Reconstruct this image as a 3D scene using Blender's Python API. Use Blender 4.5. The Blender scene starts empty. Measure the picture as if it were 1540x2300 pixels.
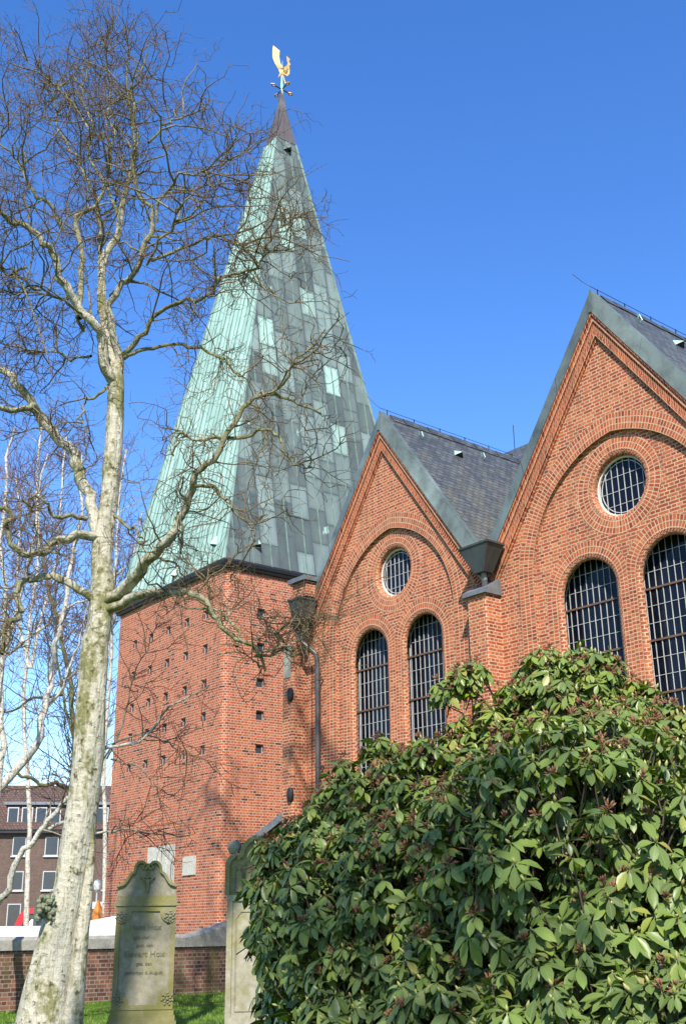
import bpy, math, random
import numpy as np
from mathutils import Vector, Matrix
from mathutils.geometry import tessellate_polygon
random.seed(7); RNG = np.random.default_rng(7)
SC = bpy.context.scene
COL = SC.collection

# ------------------------------------------------------------------ camera
# world axes: x runs along the church front, y into the church, z up
F_PX, W_PX, H_PX = 2560.56, 1540.0, 2300.0
PITCH, ROLL, YAW, YAWT = [math.radians(a) for a in (20.165, -0.7486, -50.468, -52.604)]
EYE = 1.55
_cp, _sp = math.cos(PITCH), math.sin(PITCH)
_f = np.array([0, _cp, _sp]); _r = np.array([1., 0, 0]); _u = np.array([0, -_sp, _cp])
_r2 = math.cos(ROLL)*_r + math.sin(ROLL)*_u; _u2 = -math.sin(ROLL)*_r + math.cos(ROLL)*_u
_M = np.array([[math.cos(YAW), math.sin(YAW), 0], [-math.sin(YAW), math.cos(YAW), 0], [0, 0, 1.]])
CR, CU, CF = _M@_r2, _M@_u2, _M@_f
CAM = np.array([0, 0, EYE])
HF = np.array([CF[0], CF[1], 0]); HF /= np.linalg.norm(HF)      # level heading
HR = np.array([HF[1], -HF[0], 0])                              # level right
cam = bpy.data.cameras.new('camera'); camo = bpy.data.objects.new('camera', cam); COL.objects.link(camo)
camo.matrix_world = Matrix(((CR[0], CU[0], -CF[0], 0), (CR[1], CU[1], -CF[1], 0), (CR[2], CU[2], -CF[2], EYE), (0, 0, 0, 1)))
cam.sensor_fit = 'VERTICAL'; cam.sensor_height = 24.0; cam.lens = 24.0*F_PX/H_PX
cam.clip_start = 0.1; cam.clip_end = 3000
SC.camera = camo

def ray(x, y): return CF + (x-W_PX/2)/F_PX*CR - (y-H_PX/2)/F_PX*CU
def at(x, y, dist):                    # the point seen at (x, y) of the survey photo, dist metres ahead (level)
    d = ray(x, y); return CAM + d*(dist/(d@HF))
def onv(x, y, v): d = ray(x, y); return CAM + d*(v/d[1])
def onu(x, y, u): d = ray(x, y); return CAM + d*(u/d[0])
def onz(x, y, z): d = ray(x, y); return CAM + d*((z-EYE)/d[2])
def loc(l, d, z): p = HF*d + HR*l; return np.array([p[0], p[1], z])   # l right of / d ahead of the viewpoint

# ------------------------------------------------------------------ light
SUN_EL = math.radians(43.0)
SUN_H = np.array([0.735, -0.678])       # horizontal direction towards the sun
SUN_H /= np.linalg.norm(SUN_H)
SUN_AZ = math.atan2(SUN_H[0], SUN_H[1])
w = bpy.data.worlds.new('World'); SC.world = w; w.use_nodes = True
nt = w.node_tree; nt.nodes.clear()
sky = nt.nodes.new('ShaderNodeTexSky'); sky.sky_type = 'NISHITA'; sky.sun_disc = False
sky.sun_elevation = SUN_EL; sky.sun_rotation = SUN_AZ; sky.air_density = 1.0; sky.dust_density = 0.15; sky.ozone_density = 2.2
hs = nt.nodes.new('ShaderNodeHueSaturation'); hs.inputs['Hue'].default_value = 0.512; hs.inputs['Saturation'].default_value = 1.3; hs.inputs['Value'].default_value = 1.12
bg = nt.nodes.new('ShaderNodeBackground'); bg.inputs[1].default_value = 0.15
out = nt.nodes.new('ShaderNodeOutputWorld')
nt.links.new(sky.outputs[0], hs.inputs['Color']); nt.links.new(hs.outputs[0], bg.inputs[0]); nt.links.new(bg.outputs[0], out.inputs[0])
sun = bpy.data.lights.new('sun', 'SUN'); sun.energy = 5.0; sun.angle = math.radians(0.5); sun.color = (1.0, 0.95, 0.87)
suno = bpy.data.objects.new('sun', sun); COL.objects.link(suno)
sd = Vector((SUN_H[0]*math.cos(SUN_EL), SUN_H[1]*math.cos(SUN_EL), math.sin(SUN_EL)))
suno.rotation_euler = sd.to_track_quat('Z', 'Y').to_euler(); suno.location = (20, -20, 40)
SC.view_settings.view_transform = 'Standard'; SC.view_settings.look = 'None'
SC.view_settings.exposure = 0.80; SC.view_settings.gamma = 1.0
SC.view_settings.use_curve_mapping = False
SC.cycles.sample_clamp_indirect = 4.0; SC.cycles.max_bounces = 6; SC.cycles.transparent_max_bounces = 8

# ------------------------------------------------------------------ materials
class NT:
    def __init__(s, name, rough=0.8, spec=0.3):
        s.m = bpy.data.materials.new(name); s.m.use_nodes = True; s.t = s.m.node_tree; s.t.nodes.clear()
        s.o = s.n('OutputMaterial'); s.b = s.n('BsdfPrincipled'); s.l(s.b.outputs[0], s.o.inputs[0])
        s.b.inputs['Roughness'].default_value = rough; s.b.inputs['Specular IOR Level'].default_value = spec
    def n(s, k, **kw):
        x = s.t.nodes.new('ShaderNode'+k)
        for a, v in kw.items(): setattr(x, a, v)
        return x
    def l(s, a, b): s.t.links.new(a, b)
    def set(s, node, sock, v):
        if hasattr(v, 'is_linked'): s.l(v, node.inputs[sock])
        else: node.inputs[sock].default_value = v
    def coord(s, kind='Object'):
        return s.n('TexCoord').outputs[kind]
    def mapping(s, vec, scale=(1, 1, 1), rot=(0, 0, 0), locn=(0, 0, 0)):
        m = s.n('Mapping'); s.l(vec, m.inputs[0]); m.inputs['Scale'].default_value = scale; m.inputs['Rotation'].default_value = rot
        m.inputs['Location'].default_value = locn; return m.outputs[0]
    def noise(s, vec, scale, detail=4, rough=0.55):
        x = s.n('TexNoise'); s.l(vec, x.inputs['Vector']); x.inputs['Scale'].default_value = scale
        x.inputs['Detail'].default_value = detail; x.inputs['Roughness'].default_value = rough; return x.outputs['Fac']
    def ramp(s, fac, stops, interp='LINEAR'):
        r = s.n('ValToRGB'); s.l(fac, r.inputs[0]); e = r.color_ramp.elements; r.color_ramp.interpolation = interp
        while len(e) < len(stops): e.new(0.5)
        for i, (p, c) in enumerate(stops):
            e[i].position = p
            e[i].color = (c if hasattr(c, '__len__') else (c, c, c)) + (1,) if not hasattr(c, '__len__') or len(c) == 3 else c
        return r.outputs[0]
    def mix(s, fac, a, b, mode='MIX'):
        x = s.n('Mix', data_type='RGBA', blend_type=mode)
        s.set(x, 0, fac)
        for i, v in ((6, a), (7, b)):
            if hasattr(v, 'is_linked'): s.l(v, x.inputs[i])
            else: x.inputs[i].default_value = tuple(v)+(1,)
        return x.outputs[2]
    def math(s, op, a, b=0.0):
        x = s.n('Math', operation=op); s.set(x, 0, a); s.set(x, 1, b); return x.outputs[0]
    def bump(s, h, strength=0.3, dist=0.01):
        x = s.n('Bump'); s.l(h, x.inputs['Height']); x.inputs['Strength'].default_value = strength; x.inputs['Distance'].default_value = dist
        s.l(x.outputs[0], s.b.inputs['Normal'])
    def color(s, c): s.set(s.b, 'Base Color', c if hasattr(c, 'is_linked') else tuple(c)+(1,))

def brick_mat(name, palette, mortar, bw=0.25, bh=0.075, ms=0.011, offset=0.5, squash=0.5, freq=2, stain=None, rough=0.85, scale=1.0):
    g = NT(name, rough, 0.25); uv = g.n('UVMap').outputs[0]; obj = g.coord()
    wob = g.n('VectorMath', operation='ADD'); g.l(uv, wob.inputs[0])
    nz = g.n('TexNoise'); g.l(uv, nz.inputs['Vector']); nz.inputs['Scale'].default_value = 9; nz.inputs['Detail'].default_value = 2
    sc = g.n('VectorMath', operation='MULTIPLY_ADD'); g.l(nz.outputs['Color'], sc.inputs[0]); sc.inputs[1].default_value = (0.012, 0.008, 0); sc.inputs[2].default_value = (-0.006, -0.004, 0)
    g.l(sc.outputs[0], wob.inputs[1])
    b = g.n('TexBrick'); g.l(wob.outputs[0], b.inputs['Vector']); b.offset = offset; b.squash = squash; b.squash_frequency = freq
    b.inputs['Color1'].default_value = (0, 0, 0, 1); b.inputs['Color2'].default_value = (1, 1, 1, 1); b.inputs['Mortar'].default_value = (0.5, 0.5, 0.5, 1)
    b.inputs['Scale'].default_value = scale; b.inputs['Mortar Size'].default_value = ms; b.inputs['Mortar Smooth'].default_value = 0.1
    b.inputs['Brick Width'].default_value = bw; b.inputs['Row Height'].default_value = bh; b.inputs['Bias'].default_value = 0.0
    pal = g.ramp(b.outputs['Color'], palette, 'CONSTANT')
    fine = g.noise(obj, 30, 5); pal = g.mix(0.55, pal, g.ramp(fine, [(0.3, (0.55, 0.5, 0.5)), (0.7, (1.25, 1.2, 1.15))]), 'MULTIPLY')
    big = g.noise(obj, 0.9, 6, 0.6)
    pal = g.mix(0.9, pal, g.ramp(big, [(0.3, (0.72, 0.68, 0.66)), (0.55, (1, 1, 1)), (0.75, (1.15, 1.08, 1.0))]), 'MULTIPLY')
    mo = g.mix(0.6, mortar, g.ramp(g.noise(obj, 5, 4), [(0.3, (0.6, 0.58, 0.55)), (0.7, (1.1, 1.1, 1.1))]), 'MULTIPLY')
    c = g.mix(b.outputs['Fac'], pal, mo)
    if stain:
        st = g.noise(g.mapping(obj, (2.2, 2.2, 0.55)), 1.0, 6, 0.65)
        c = g.mix(g.ramp(st, [(stain[1], 0.0), (stain[1]+0.16, stain[2])]), c, stain[0], 'MIX')
    g.color(c)
    h = g.math('ADD', g.math('MULTIPLY', b.outputs['Fac'], -1.0), g.math('MULTIPLY', fine, 0.5))
    g.bump(h, 0.5, 0.008)
    return g.m

CH_PAL = [(0.0, (0.195, 0.041, 0.018)), (0.07, (0.269, 0.057, 0.023)), (0.25, (0.349, 0.082, 0.031)), (0.52, (0.390, 0.102, 0.036)), (0.72, (0.421, 0.122, 0.042)), (0.86, (0.324, 0.073, 0.031)), (0.95, (0.455, 0.151, 0.058))]
TW_PAL = [(0.0, (0.074, 0.038, 0.028)), (0.03, (0.181, 0.056, 0.031)), (0.10, (0.347, 0.087, 0.038)), (0.45, (0.398, 0.108, 0.044)), (0.75, (0.439, 0.128, 0.052))]
M = {}
M['brick'] = brick_mat('church brick', CH_PAL, (0.47, 0.325, 0.21), stain=((0.11, 0.055, 0.042), 0.54, 0.50))
M['brick_arch'] = brick_mat('arch header brick', CH_PAL, (0.47, 0.325, 0.21), bw=0.131, bh=0.077, ms=0.0105, offset=0.0, squash=1.0, freq=1)
M['brick_tower'] = brick_mat('tower brick', TW_PAL, (0.47, 0.33, 0.24), bw=0.25, bh=0.083, ms=0.010, stain=((0.16, 0.06, 0.045), 0.56, 0.40))
M['brick_old'] = brick_mat('old wall brick', [(0.0, (0.10, 0.045, 0.03)), (0.3, (0.17, 0.075, 0.045)), (0.6, (0.22, 0.10, 0.06)), (0.85, (0.14, 0.08, 0.05))], (0.24, 0.19, 0.15), bh=0.085, ms=0.010, stain=((0.085, 0.085, 0.028), 0.50, 0.8))
M['brick_flat'] = brick_mat('dwelling brick', [(0.0, (0.090, 0.056, 0.042)), (0.4, (0.115, 0.068, 0.050)), (0.8, (0.14, 0.080, 0.056))], (0.14, 0.115, 0.095), bh=0.083)

def simple(name, c, rough=0.6, spec=0.3, metal=0.0, var=0.25, sc=6.0, bump=0.0):
    g = NT(name, rough, spec); g.b.inputs['Metallic'].default_value = metal
    n = g.noise(g.coord(), sc, 5)
    g.color(g.mix(1.0, c, g.ramp(n, [(0.25, 1-var), (0.75, 1+var*0.6)]), 'MULTIPLY'))
    if bump: g.bump(n, bump, 0.01)
    return g.m

def patina(name, base, dark, pale, rough=0.5, metal=0.25, streak=(3, 3, 0.5)):
    g = NT(name, rough, 0.4); g.b.inputs['Metallic'].default_value = metal; o = g.coord()
    a = g.noise(g.mapping(o, streak), 1.6, 7, 0.65); b = g.noise(o, 0.8, 4)
    c = g.mix(g.ramp(a, [(0.42, 0.0), (0.70, 1.0)]), base, dark)
    c = g.mix(g.ramp(b, [(0.52, 0.0), (0.72, 0.7)]), c, pale)
    g.color(c); g.bump(a, 0.12, 0.01)
    return g.m
M['copper_board'] = patina('weathered copper board', (0.125, 0.155, 0.137), (0.062, 0.074, 0.068), (0.24, 0.30, 0.265), 0.5, 0.2, (1.6, 1.6, 1.0))
M['copper_dark'] = patina('dark copper', (0.050, 0.058, 0.053), (0.028, 0.032, 0.032), (0.085, 0.11, 0.098), 0.5, 0.25)
M['lead'] = simple('grey lead sheet', (0.16, 0.17, 0.18), 0.55, 0.4, 0.3)
M['copper_cap'] = patina('brown copper', (0.135, 0.112, 0.102), (0.085, 0.068, 0.064), (0.21, 0.24, 0.22), 0.5, 0.25, (5, 5, 0.5))

def spire_mat(name, stops, streak_c, blotch, bw, bh, mint_amt, edge_amt, rough=0.55):
    g = NT(name, rough, 0.3); uv = g.n('UVMap').outputs[0]; o = g.coord()
    sw = g.n('SeparateXYZ'); g.l(uv, sw.inputs[0]); cb = g.n('CombineXYZ'); g.l(sw.outputs[1], cb.inputs[0]); g.l(sw.outputs[0], cb.inputs[1])
    b = g.n('TexBrick'); g.l(cb.outputs[0], b.inputs['Vector']); b.offset = 0.37; b.offset_frequency = 2; b.squash = 1.0
    b.inputs['Color1'].default_value = (0, 0, 0, 1); b.inputs['Color2'].default_value = (1, 1, 1, 1); b.inputs['Mortar'].default_value = (0.5,)*3+(1,)
    b.inputs['Scale'].default_value = 1.0; b.inputs['Mortar Size'].default_value = 0.022; b.inputs['Brick Width'].default_value = bh; b.inputs['Row Height'].default_value = bw; b.inputs['Mortar Smooth'].default_value = 0.2
    c = g.ramp(b.outputs['Color'], stops, 'CONSTANT')
    b2 = g.n('TexBrick'); g.l(cb.outputs[0], b2.inputs['Vector']); b2.offset = 0.37; b2.offset_frequency = 2; b2.squash = 1.0
    b2.inputs['Scale'].default_value = 1.0; b2.inputs['Mortar Size'].default_value = 0.16; b2.inputs['Brick Width'].default_value = bh; b2.inputs['Row Height'].default_value = bw; b2.inputs['Mortar Smooth'].default_value = 1.0
    en = g.noise(g.mapping(uv, (3, 1, 1)), 2.5, 5, 0.7)
    edge = g.math('MULTIPLY', b2.outputs['Fac'], g.math('ADD', g.math('MULTIPLY', en, 1.6), -0.2))
    c = g.mix(g.math('MULTIPLY', edge, edge_amt), c, streak_c[0])
    st = g.noise(g.mapping(o, (5.0, 5.0, 0.35)), 1.5, 7, 0.7)
    c = g.mix(g.ramp(st, [(0.50, 0.0), (0.74, streak_c[1])]), c, streak_c[0])
    pl = g.noise(g.mapping(uv, (1.5, 0.5, 1)), 2.0, 5, 0.6)
    c = g.mix(0.8, c, g.ramp(pl, [(0.3, (0.78, 0.80, 0.80)), (0.7, (1.25, 1.22, 1.2))]), 'MULTIPLY')
    bl = g.noise(g.mapping(o, (1.3, 1.3, 0.9)), 0.9, 3, 0.5)
    c = g.mix(g.ramp(bl, [(mint_amt, 0.0), (mint_amt+0.025, 0.85)]), c, blotch)
    c = g.mix(g.math('MULTIPLY', b.outputs['Fac'], 0.8), c, (0.045, 0.065, 0.058))
    g.color(c); g.bump(g.math('MULTIPLY', b.outputs['Fac'], -1.0), 0.4, 0.02)
    return g.m
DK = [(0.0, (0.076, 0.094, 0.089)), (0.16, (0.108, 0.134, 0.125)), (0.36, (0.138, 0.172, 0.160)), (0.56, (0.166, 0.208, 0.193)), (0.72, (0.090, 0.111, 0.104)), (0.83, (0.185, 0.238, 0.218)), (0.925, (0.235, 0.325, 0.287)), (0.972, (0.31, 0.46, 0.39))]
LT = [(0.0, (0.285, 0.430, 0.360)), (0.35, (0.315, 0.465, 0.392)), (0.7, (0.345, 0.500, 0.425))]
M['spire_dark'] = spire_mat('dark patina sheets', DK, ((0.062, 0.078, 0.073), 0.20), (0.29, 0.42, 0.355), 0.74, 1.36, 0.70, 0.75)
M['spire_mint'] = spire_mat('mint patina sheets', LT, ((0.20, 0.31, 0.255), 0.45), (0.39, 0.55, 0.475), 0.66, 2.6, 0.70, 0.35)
M['seam'] = simple('patina seam', (0.17, 0.24, 0.21), 0.5, 0.3, 0.1, 0.4, 3)

def slate():
    g = NT('slate roof', 0.55, 0.35); uv = g.n('UVMap').outputs[0]; o = g.coord()
    b = g.n('TexBrick'); g.l(uv, b.inputs['Vector']); b.offset = 0.5; b.squash = 1
    b.inputs['Color1'].default_value = (0, 0, 0, 1); b.inputs['Color2'].default_value = (1, 1, 1, 1); b.inputs['Mortar'].default_value = (0.3,)*3+(1,)
    b.inputs['Scale'].default_value = 1; b.inputs['Mortar Size'].default_value = 0.012; b.inputs['Brick Width'].default_value = 0.22; b.inputs['Row Height'].default_value = 0.15
    c = g.ramp(b.outputs['Color'], [(0.0, (0.050, 0.055, 0.057)), (0.4, (0.066, 0.072, 0.074)), (0.75, (0.084, 0.090, 0.091))], 'CONSTANT')
    li = g.noise(o, 2.2, 7, 0.7); fn = g.noise(o, 14, 5, 0.7)
    sp = g.n('SeparateXYZ'); g.l(uv, sp.inputs[0])
    low = g.n('MapRange'); g.l(sp.outputs[1], low.inputs[0]); low.inputs[1].default_value = 0.0; low.inputs[2].default_value = 6.5; low.inputs[3].default_value = 0.12; low.inputs[4].default_value = -0.06
    s = g.math('ADD', g.math('ADD', g.math('MULTIPLY', li, 0.55), g.math('MULTIPLY', fn, 0.45)), low.outputs[0])
    c = g.mix(g.ramp(s, [(0.48, 0.0), (0.62, 0.6)]), c, (0.150, 0.140, 0.090))
    c = g.mix(g.math('MULTIPLY', b.outputs['Fac'], 0.8), c, (0.02, 0.021, 0.022))
    g.color(c)
    gr = g.math('FRACT', g.math('DIVIDE', sp.outputs[1], 0.15))
    g.bump(g.math('ADD', g.math('MULTIPLY', gr, -1.0), g.math('MULTIPLY', fn, 0.3)), 0.6, 0.02)
    return g.m
M['slate'] = slate()

def stone(name, c, alg, amt, dark, rough=0.9):
    g = NT(name, rough, 0.2); o = g.coord()
    a = g.noise(o, 3.0, 7, 0.65); b = g.noise(o, 14, 6, 0.6); d = g.noise(g.mapping(o, (2.5, 2.5, 0.8)), 1.7, 5, 0.6)
    col = g.mix(0.8, c, g.ramp(b, [(0.25, 0.6), (0.75, 1.25)]), 'MULTIPLY')
    col = g.mix(g.ramp(a, [(amt, 0.0), (amt+0.2, 0.85)]), col, alg)
    col = g.mix(g.ramp(d, [(0.56, 0.0), (0.74, 0.7)]), col, dark)
    g.color(col); g.bump(g.math('ADD', a, b), 0.35, 0.02)
    return g.m
M['stone'] = stone('mossy sandstone', (0.235, 0.21, 0.145), (0.175, 0.16, 0.062), 0.46, (0.12, 0.115, 0.09))
M['stone_moss'] = stone('mossy sandstone mouldings', (0.215, 0.19, 0.105), (0.175, 0.16, 0.045), 0.36, (0.11, 0.105, 0.06))
M['stone_pale'] = stone('pale weathered sandstone', (0.29, 0.26, 0.185), (0.20, 0.18, 0.075), 0.47, (0.13, 0.115, 0.08))
M['coping'] = stone('lichen stained concrete', (0.30, 0.285, 0.24), (0.20, 0.185, 0.10), 0.52, (0.15, 0.15, 0.13))
M['tablet'] = stone('pale limestone tablet', (0.46, 0.44, 0.37), (0.30, 0.29, 0.20), 0.56, (0.36, 0.34, 0.28))
M['letter'] = simple('weathered letter', (0.15, 0.135, 0.085), 0.9, 0.2)
M['weather_stone'] = simple('grey sill stone', (0.25, 0.24, 0.20), 0.9, 0.2)

def glass():
    g = NT('dark leaded glass', 0.06, 0.22); n = g.noise(g.coord(), 2.5, 3)
    g.color(g.ramp(n, [(0.35, (0.003, 0.004, 0.008)), (0.7, (0.007, 0.010, 0.018))]))
    g.bump(g.noise(g.coord(), 6, 2), 0.05, 0.02); return g.m
M['glass'] = glass()
M['came'] = simple('lead came', (0.44, 0.44, 0.42), 0.5, 0.3)
M['saddle'] = simple('rusty saddle bar', (0.13, 0.075, 0.05), 0.6, 0.3)
M['frame_white'] = simple('white painted frame', (0.62, 0.60, 0.52), 0.5, 0.3, 0, 0.1)
M['pipe'] = simple('brown metal pipe', (0.085, 0.072, 0.066), 0.38, 0.5, 0.3)
M['iron'] = simple('black iron', (0.02, 0.02, 0.021), 0.5, 0.4, 0.2)
M['gold'] = simple('gilded metal', (0.34, 0.215, 0.075), 0.5, 0.3, 0.3, 0.15, 4)
M['mint'] = simple('mint patina pole', (0.34, 0.52, 0.44), 0.5)
M['white_wall'] = simple('white rendered wall', (0.80, 0.79, 0.74), 0.7, 0.2, 0, 0.06)
M['white_pvc'] = simple('white window frame', (0.42, 0.42, 0.41), 0.4, 0.3, 0, 0.05)
M['red_paint'] = simple('red van paint', (0.46, 0.022, 0.022), 0.25, 0.5, 0, 0.1)
M['white_paint'] = simple('white car paint', (0.78, 0.78, 0.80), 0.25, 0.5, 0, 0.05)
M['rubber'] = simple('black rubber', (0.015, 0.015, 0.015), 0.8)
M['carglass'] = simple('car glass', (0.02, 0.025, 0.03), 0.06, 0.6)
M['winglass'] = simple('window pane', (0.030, 0.036, 0.048), 0.08, 0.4)
M['rooftile'] = brick_mat('brown roof tile', [(0.0, (0.10, 0.064, 0.052)), (0.5, (0.125, 0.078, 0.062))], (0.035, 0.025, 0.022), bw=0.3, bh=0.34, ms=0.03, squash=1, freq=1)
M['orange'] = simple('orange cloth', (0.60, 0.21, 0.04), 0.8)
M['green_stone'] = simple('dark green stone', (0.075, 0.085, 0.065), 0.85)
M['pink'] = simple('pink awning', (0.62, 0.14, 0.24), 0.8)
M['asphalt'] = simple('grey paving', (0.12, 0.115, 0.11), 0.9, 0.2, 0, 0.3, 3)

def grass_ground():
    g = NT('lawn', 0.95, 0.1); o = g.coord(); a = g.noise(o, 0.9, 6); b = g.noise(o, 18, 5)
    c = g.ramp(a, [(0.3, (0.060, 0.115, 0.012)), (0.55, (0.085, 0.15, 0.018)), (0.75, (0.15, 0.165, 0.05))])
    g.color(g.mix(0.8, c, g.ramp(b, [(0.25, 0.55), (0.75, 1.3)]), 'MULTIPLY')); g.bump(b, 0.8, 0.05); return g.m
M['lawn'] = grass_ground()

def attr_ramp(name, attr, stops, rough=0.6, spec=0.35, bark=False):
    g = NT(name, rough, spec); a = g.n('Attribute'); a.attribute_name = attr
    c = g.ramp(a.outputs['Fac'], stops)
    return g, c
def leaf_mat():
    g, c = attr_ramp('rhododendron leaf', 'tint', [(0.0, (0.012, 0.030, 0.003)), (0.28, (0.042, 0.090, 0.006)), (0.60, (0.145, 0.225, 0.010)), (0.82, (0.30, 0.32, 0.014)), (0.95, (0.36, 0.29, 0.035)), (1.0, (0.38, 0.16, 0.04))], 0.34, 0.22)
    uv = g.n('UVMap').outputs[0]; s = g.n('SeparateXYZ'); g.l(uv, s.inputs[0])
    rib = g.math('LESS_THAN', g.math('ABSOLUTE', g.math('SUBTRACT', s.outputs[0], 0.5)), 0.045)
    c = g.mix(g.math('MULTIPLY', rib, 0.6), c, (0.22, 0.28, 0.08))
    geo = g.n('NewGeometry'); c = g.mix(geo.outputs['Backfacing'], c, g.mix(0.6, c, (0.15, 0.19, 0.065)))
    g.color(c)
    tr = g.n('BsdfTranslucent'); g.l(g.mix(0.5, c, (0.22, 0.32, 0.02)), tr.inputs[0])
    mx = g.n('MixShader'); mx.inputs[0].default_value = 0.18; g.l(g.b.outputs[0], mx.inputs[1]); g.l(tr.outputs[0], mx.inputs[2]); g.l(mx.outputs[0], g.o.inputs[0])
    return g.m
M['leaf'] = leaf_mat()
M['seedhead'] = simple('brown seed head', (0.20, 0.092, 0.050), 0.8, 0.2, 0, 0.4, 20)
M['bud'] = simple('pale leaf bud', (0.32, 0.30, 0.10), 0.5, 0.3, 0, 0.2, 20)
M['shrub_stem'] = simple('grey brown stem', (0.085, 0.066, 0.045), 0.85, 0.2, 0, 0.3, 10)

def bark(name, white, moss, twig, fis=(0.045, 0.04, 0.03), mossy=0.5, rfade=0.05, lenc=0.85):
    # 'rad' carries the limb's radius: thick wood is pale bark, limbs are mossy, the finest twigs are reddish brown
    g = NT(name, 0.85, 0.2); a = g.n('Attribute'); a.attribute_name = 'rad'; o = g.coord()
    r = a.outputs['Fac']
    lent = g.noise(g.mapping(o, (3, 3, 26)), 1.6, 5, 0.6); big = g.noise(g.mapping(o, (1, 1, 0.5)), 3.0, 6, 0.6); fn = g.noise(o, 11, 6, 0.65)
    c = g.mix(g.ramp(lent, [(0.50, 0.0), (0.68, lenc)]), white, tuple(x*0.48 for x in white))
    c = g.mix(g.ramp(g.math('ADD', g.math('MULTIPLY', big, 0.6), g.math('MULTIPLY', fn, 0.4)), [(mossy, 0.0), (mossy+0.09, 0.92)]), c, moss)
    c = g.mix(g.ramp(fn, [(0.585, 0.0), (0.66, 0.85)]), c, fis)
    dk = g.noise(g.mapping(o, (2.2, 2.2, 5.0)), 1.9, 8, 0.72)
    c = g.mix(g.ramp(dk, [(0.59, 0.0), (0.66, 0.8)]), c, tuple(x*1.4 for x in fis))
    vf = g.noise(g.mapping(o, (7.0, 7.0, 1.1)), 1.8, 7, 0.68)
    c = g.mix(g.ramp(vf, [(0.55, 0.0), (0.64, 0.75)]), c, tuple(0.35*x+0.65*y for x, y in zip(white, moss)))
    c = g.mix(g.ramp(vf, [(0.655, 0.0), (0.70, 0.9)]), c, fis)
    lm = g.mix(g.ramp(big, [(0.45, 0.0), (0.62, 1.0)]), moss, tuple(0.5*x+0.5*y for x, y in zip(white, moss)))
    lm = g.mix(g.ramp(fn, [(0.5, 0.0), (0.68, 0.8)]), lm, fis)
    k = g.n('MapRange'); g.l(r, k.inputs[0]); k.inputs[1].default_value = rfade*0.55; k.inputs[2].default_value = rfade*1.25
    c = g.mix(k.outputs[0], lm, c)
    k2 = g.n('MapRange'); g.l(r, k2.inputs[0]); k2.inputs[1].default_value = 0.006; k2.inputs[2].default_value = 0.018
    c = g.mix(k2.outputs[0], twig, c)
    g.color(c); g.bump(g.math('ADD', g.math('MULTIPLY', vf, -1.2), g.math('MULTIPLY', fn, 0.6)), 1.0, 0.06)
    return g.m
M['bark'] = bark('birch bark', (0.50, 0.455, 0.345), (0.175, 0.165, 0.055), (0.175, 0.122, 0.070), mossy=0.475, lenc=0.4)
M['bark_white'] = bark('white birch bark', (0.56, 0.52, 0.44), (0.21, 0.19, 0.11), (0.17, 0.072, 0.048), mossy=0.53, rfade=0.022)
M['bark_green'] = stone('green lichen bark', (0.17, 0.17, 0.11), (0.11, 0.16, 0.08), 0.45, (0.05, 0.05, 0.035))
M['bark_dark'] = bark('mossy bark', (0.16, 0.15, 0.09), (0.12, 0.11, 0.04), (0.06, 0.048, 0.040), mossy=0.45)

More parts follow.
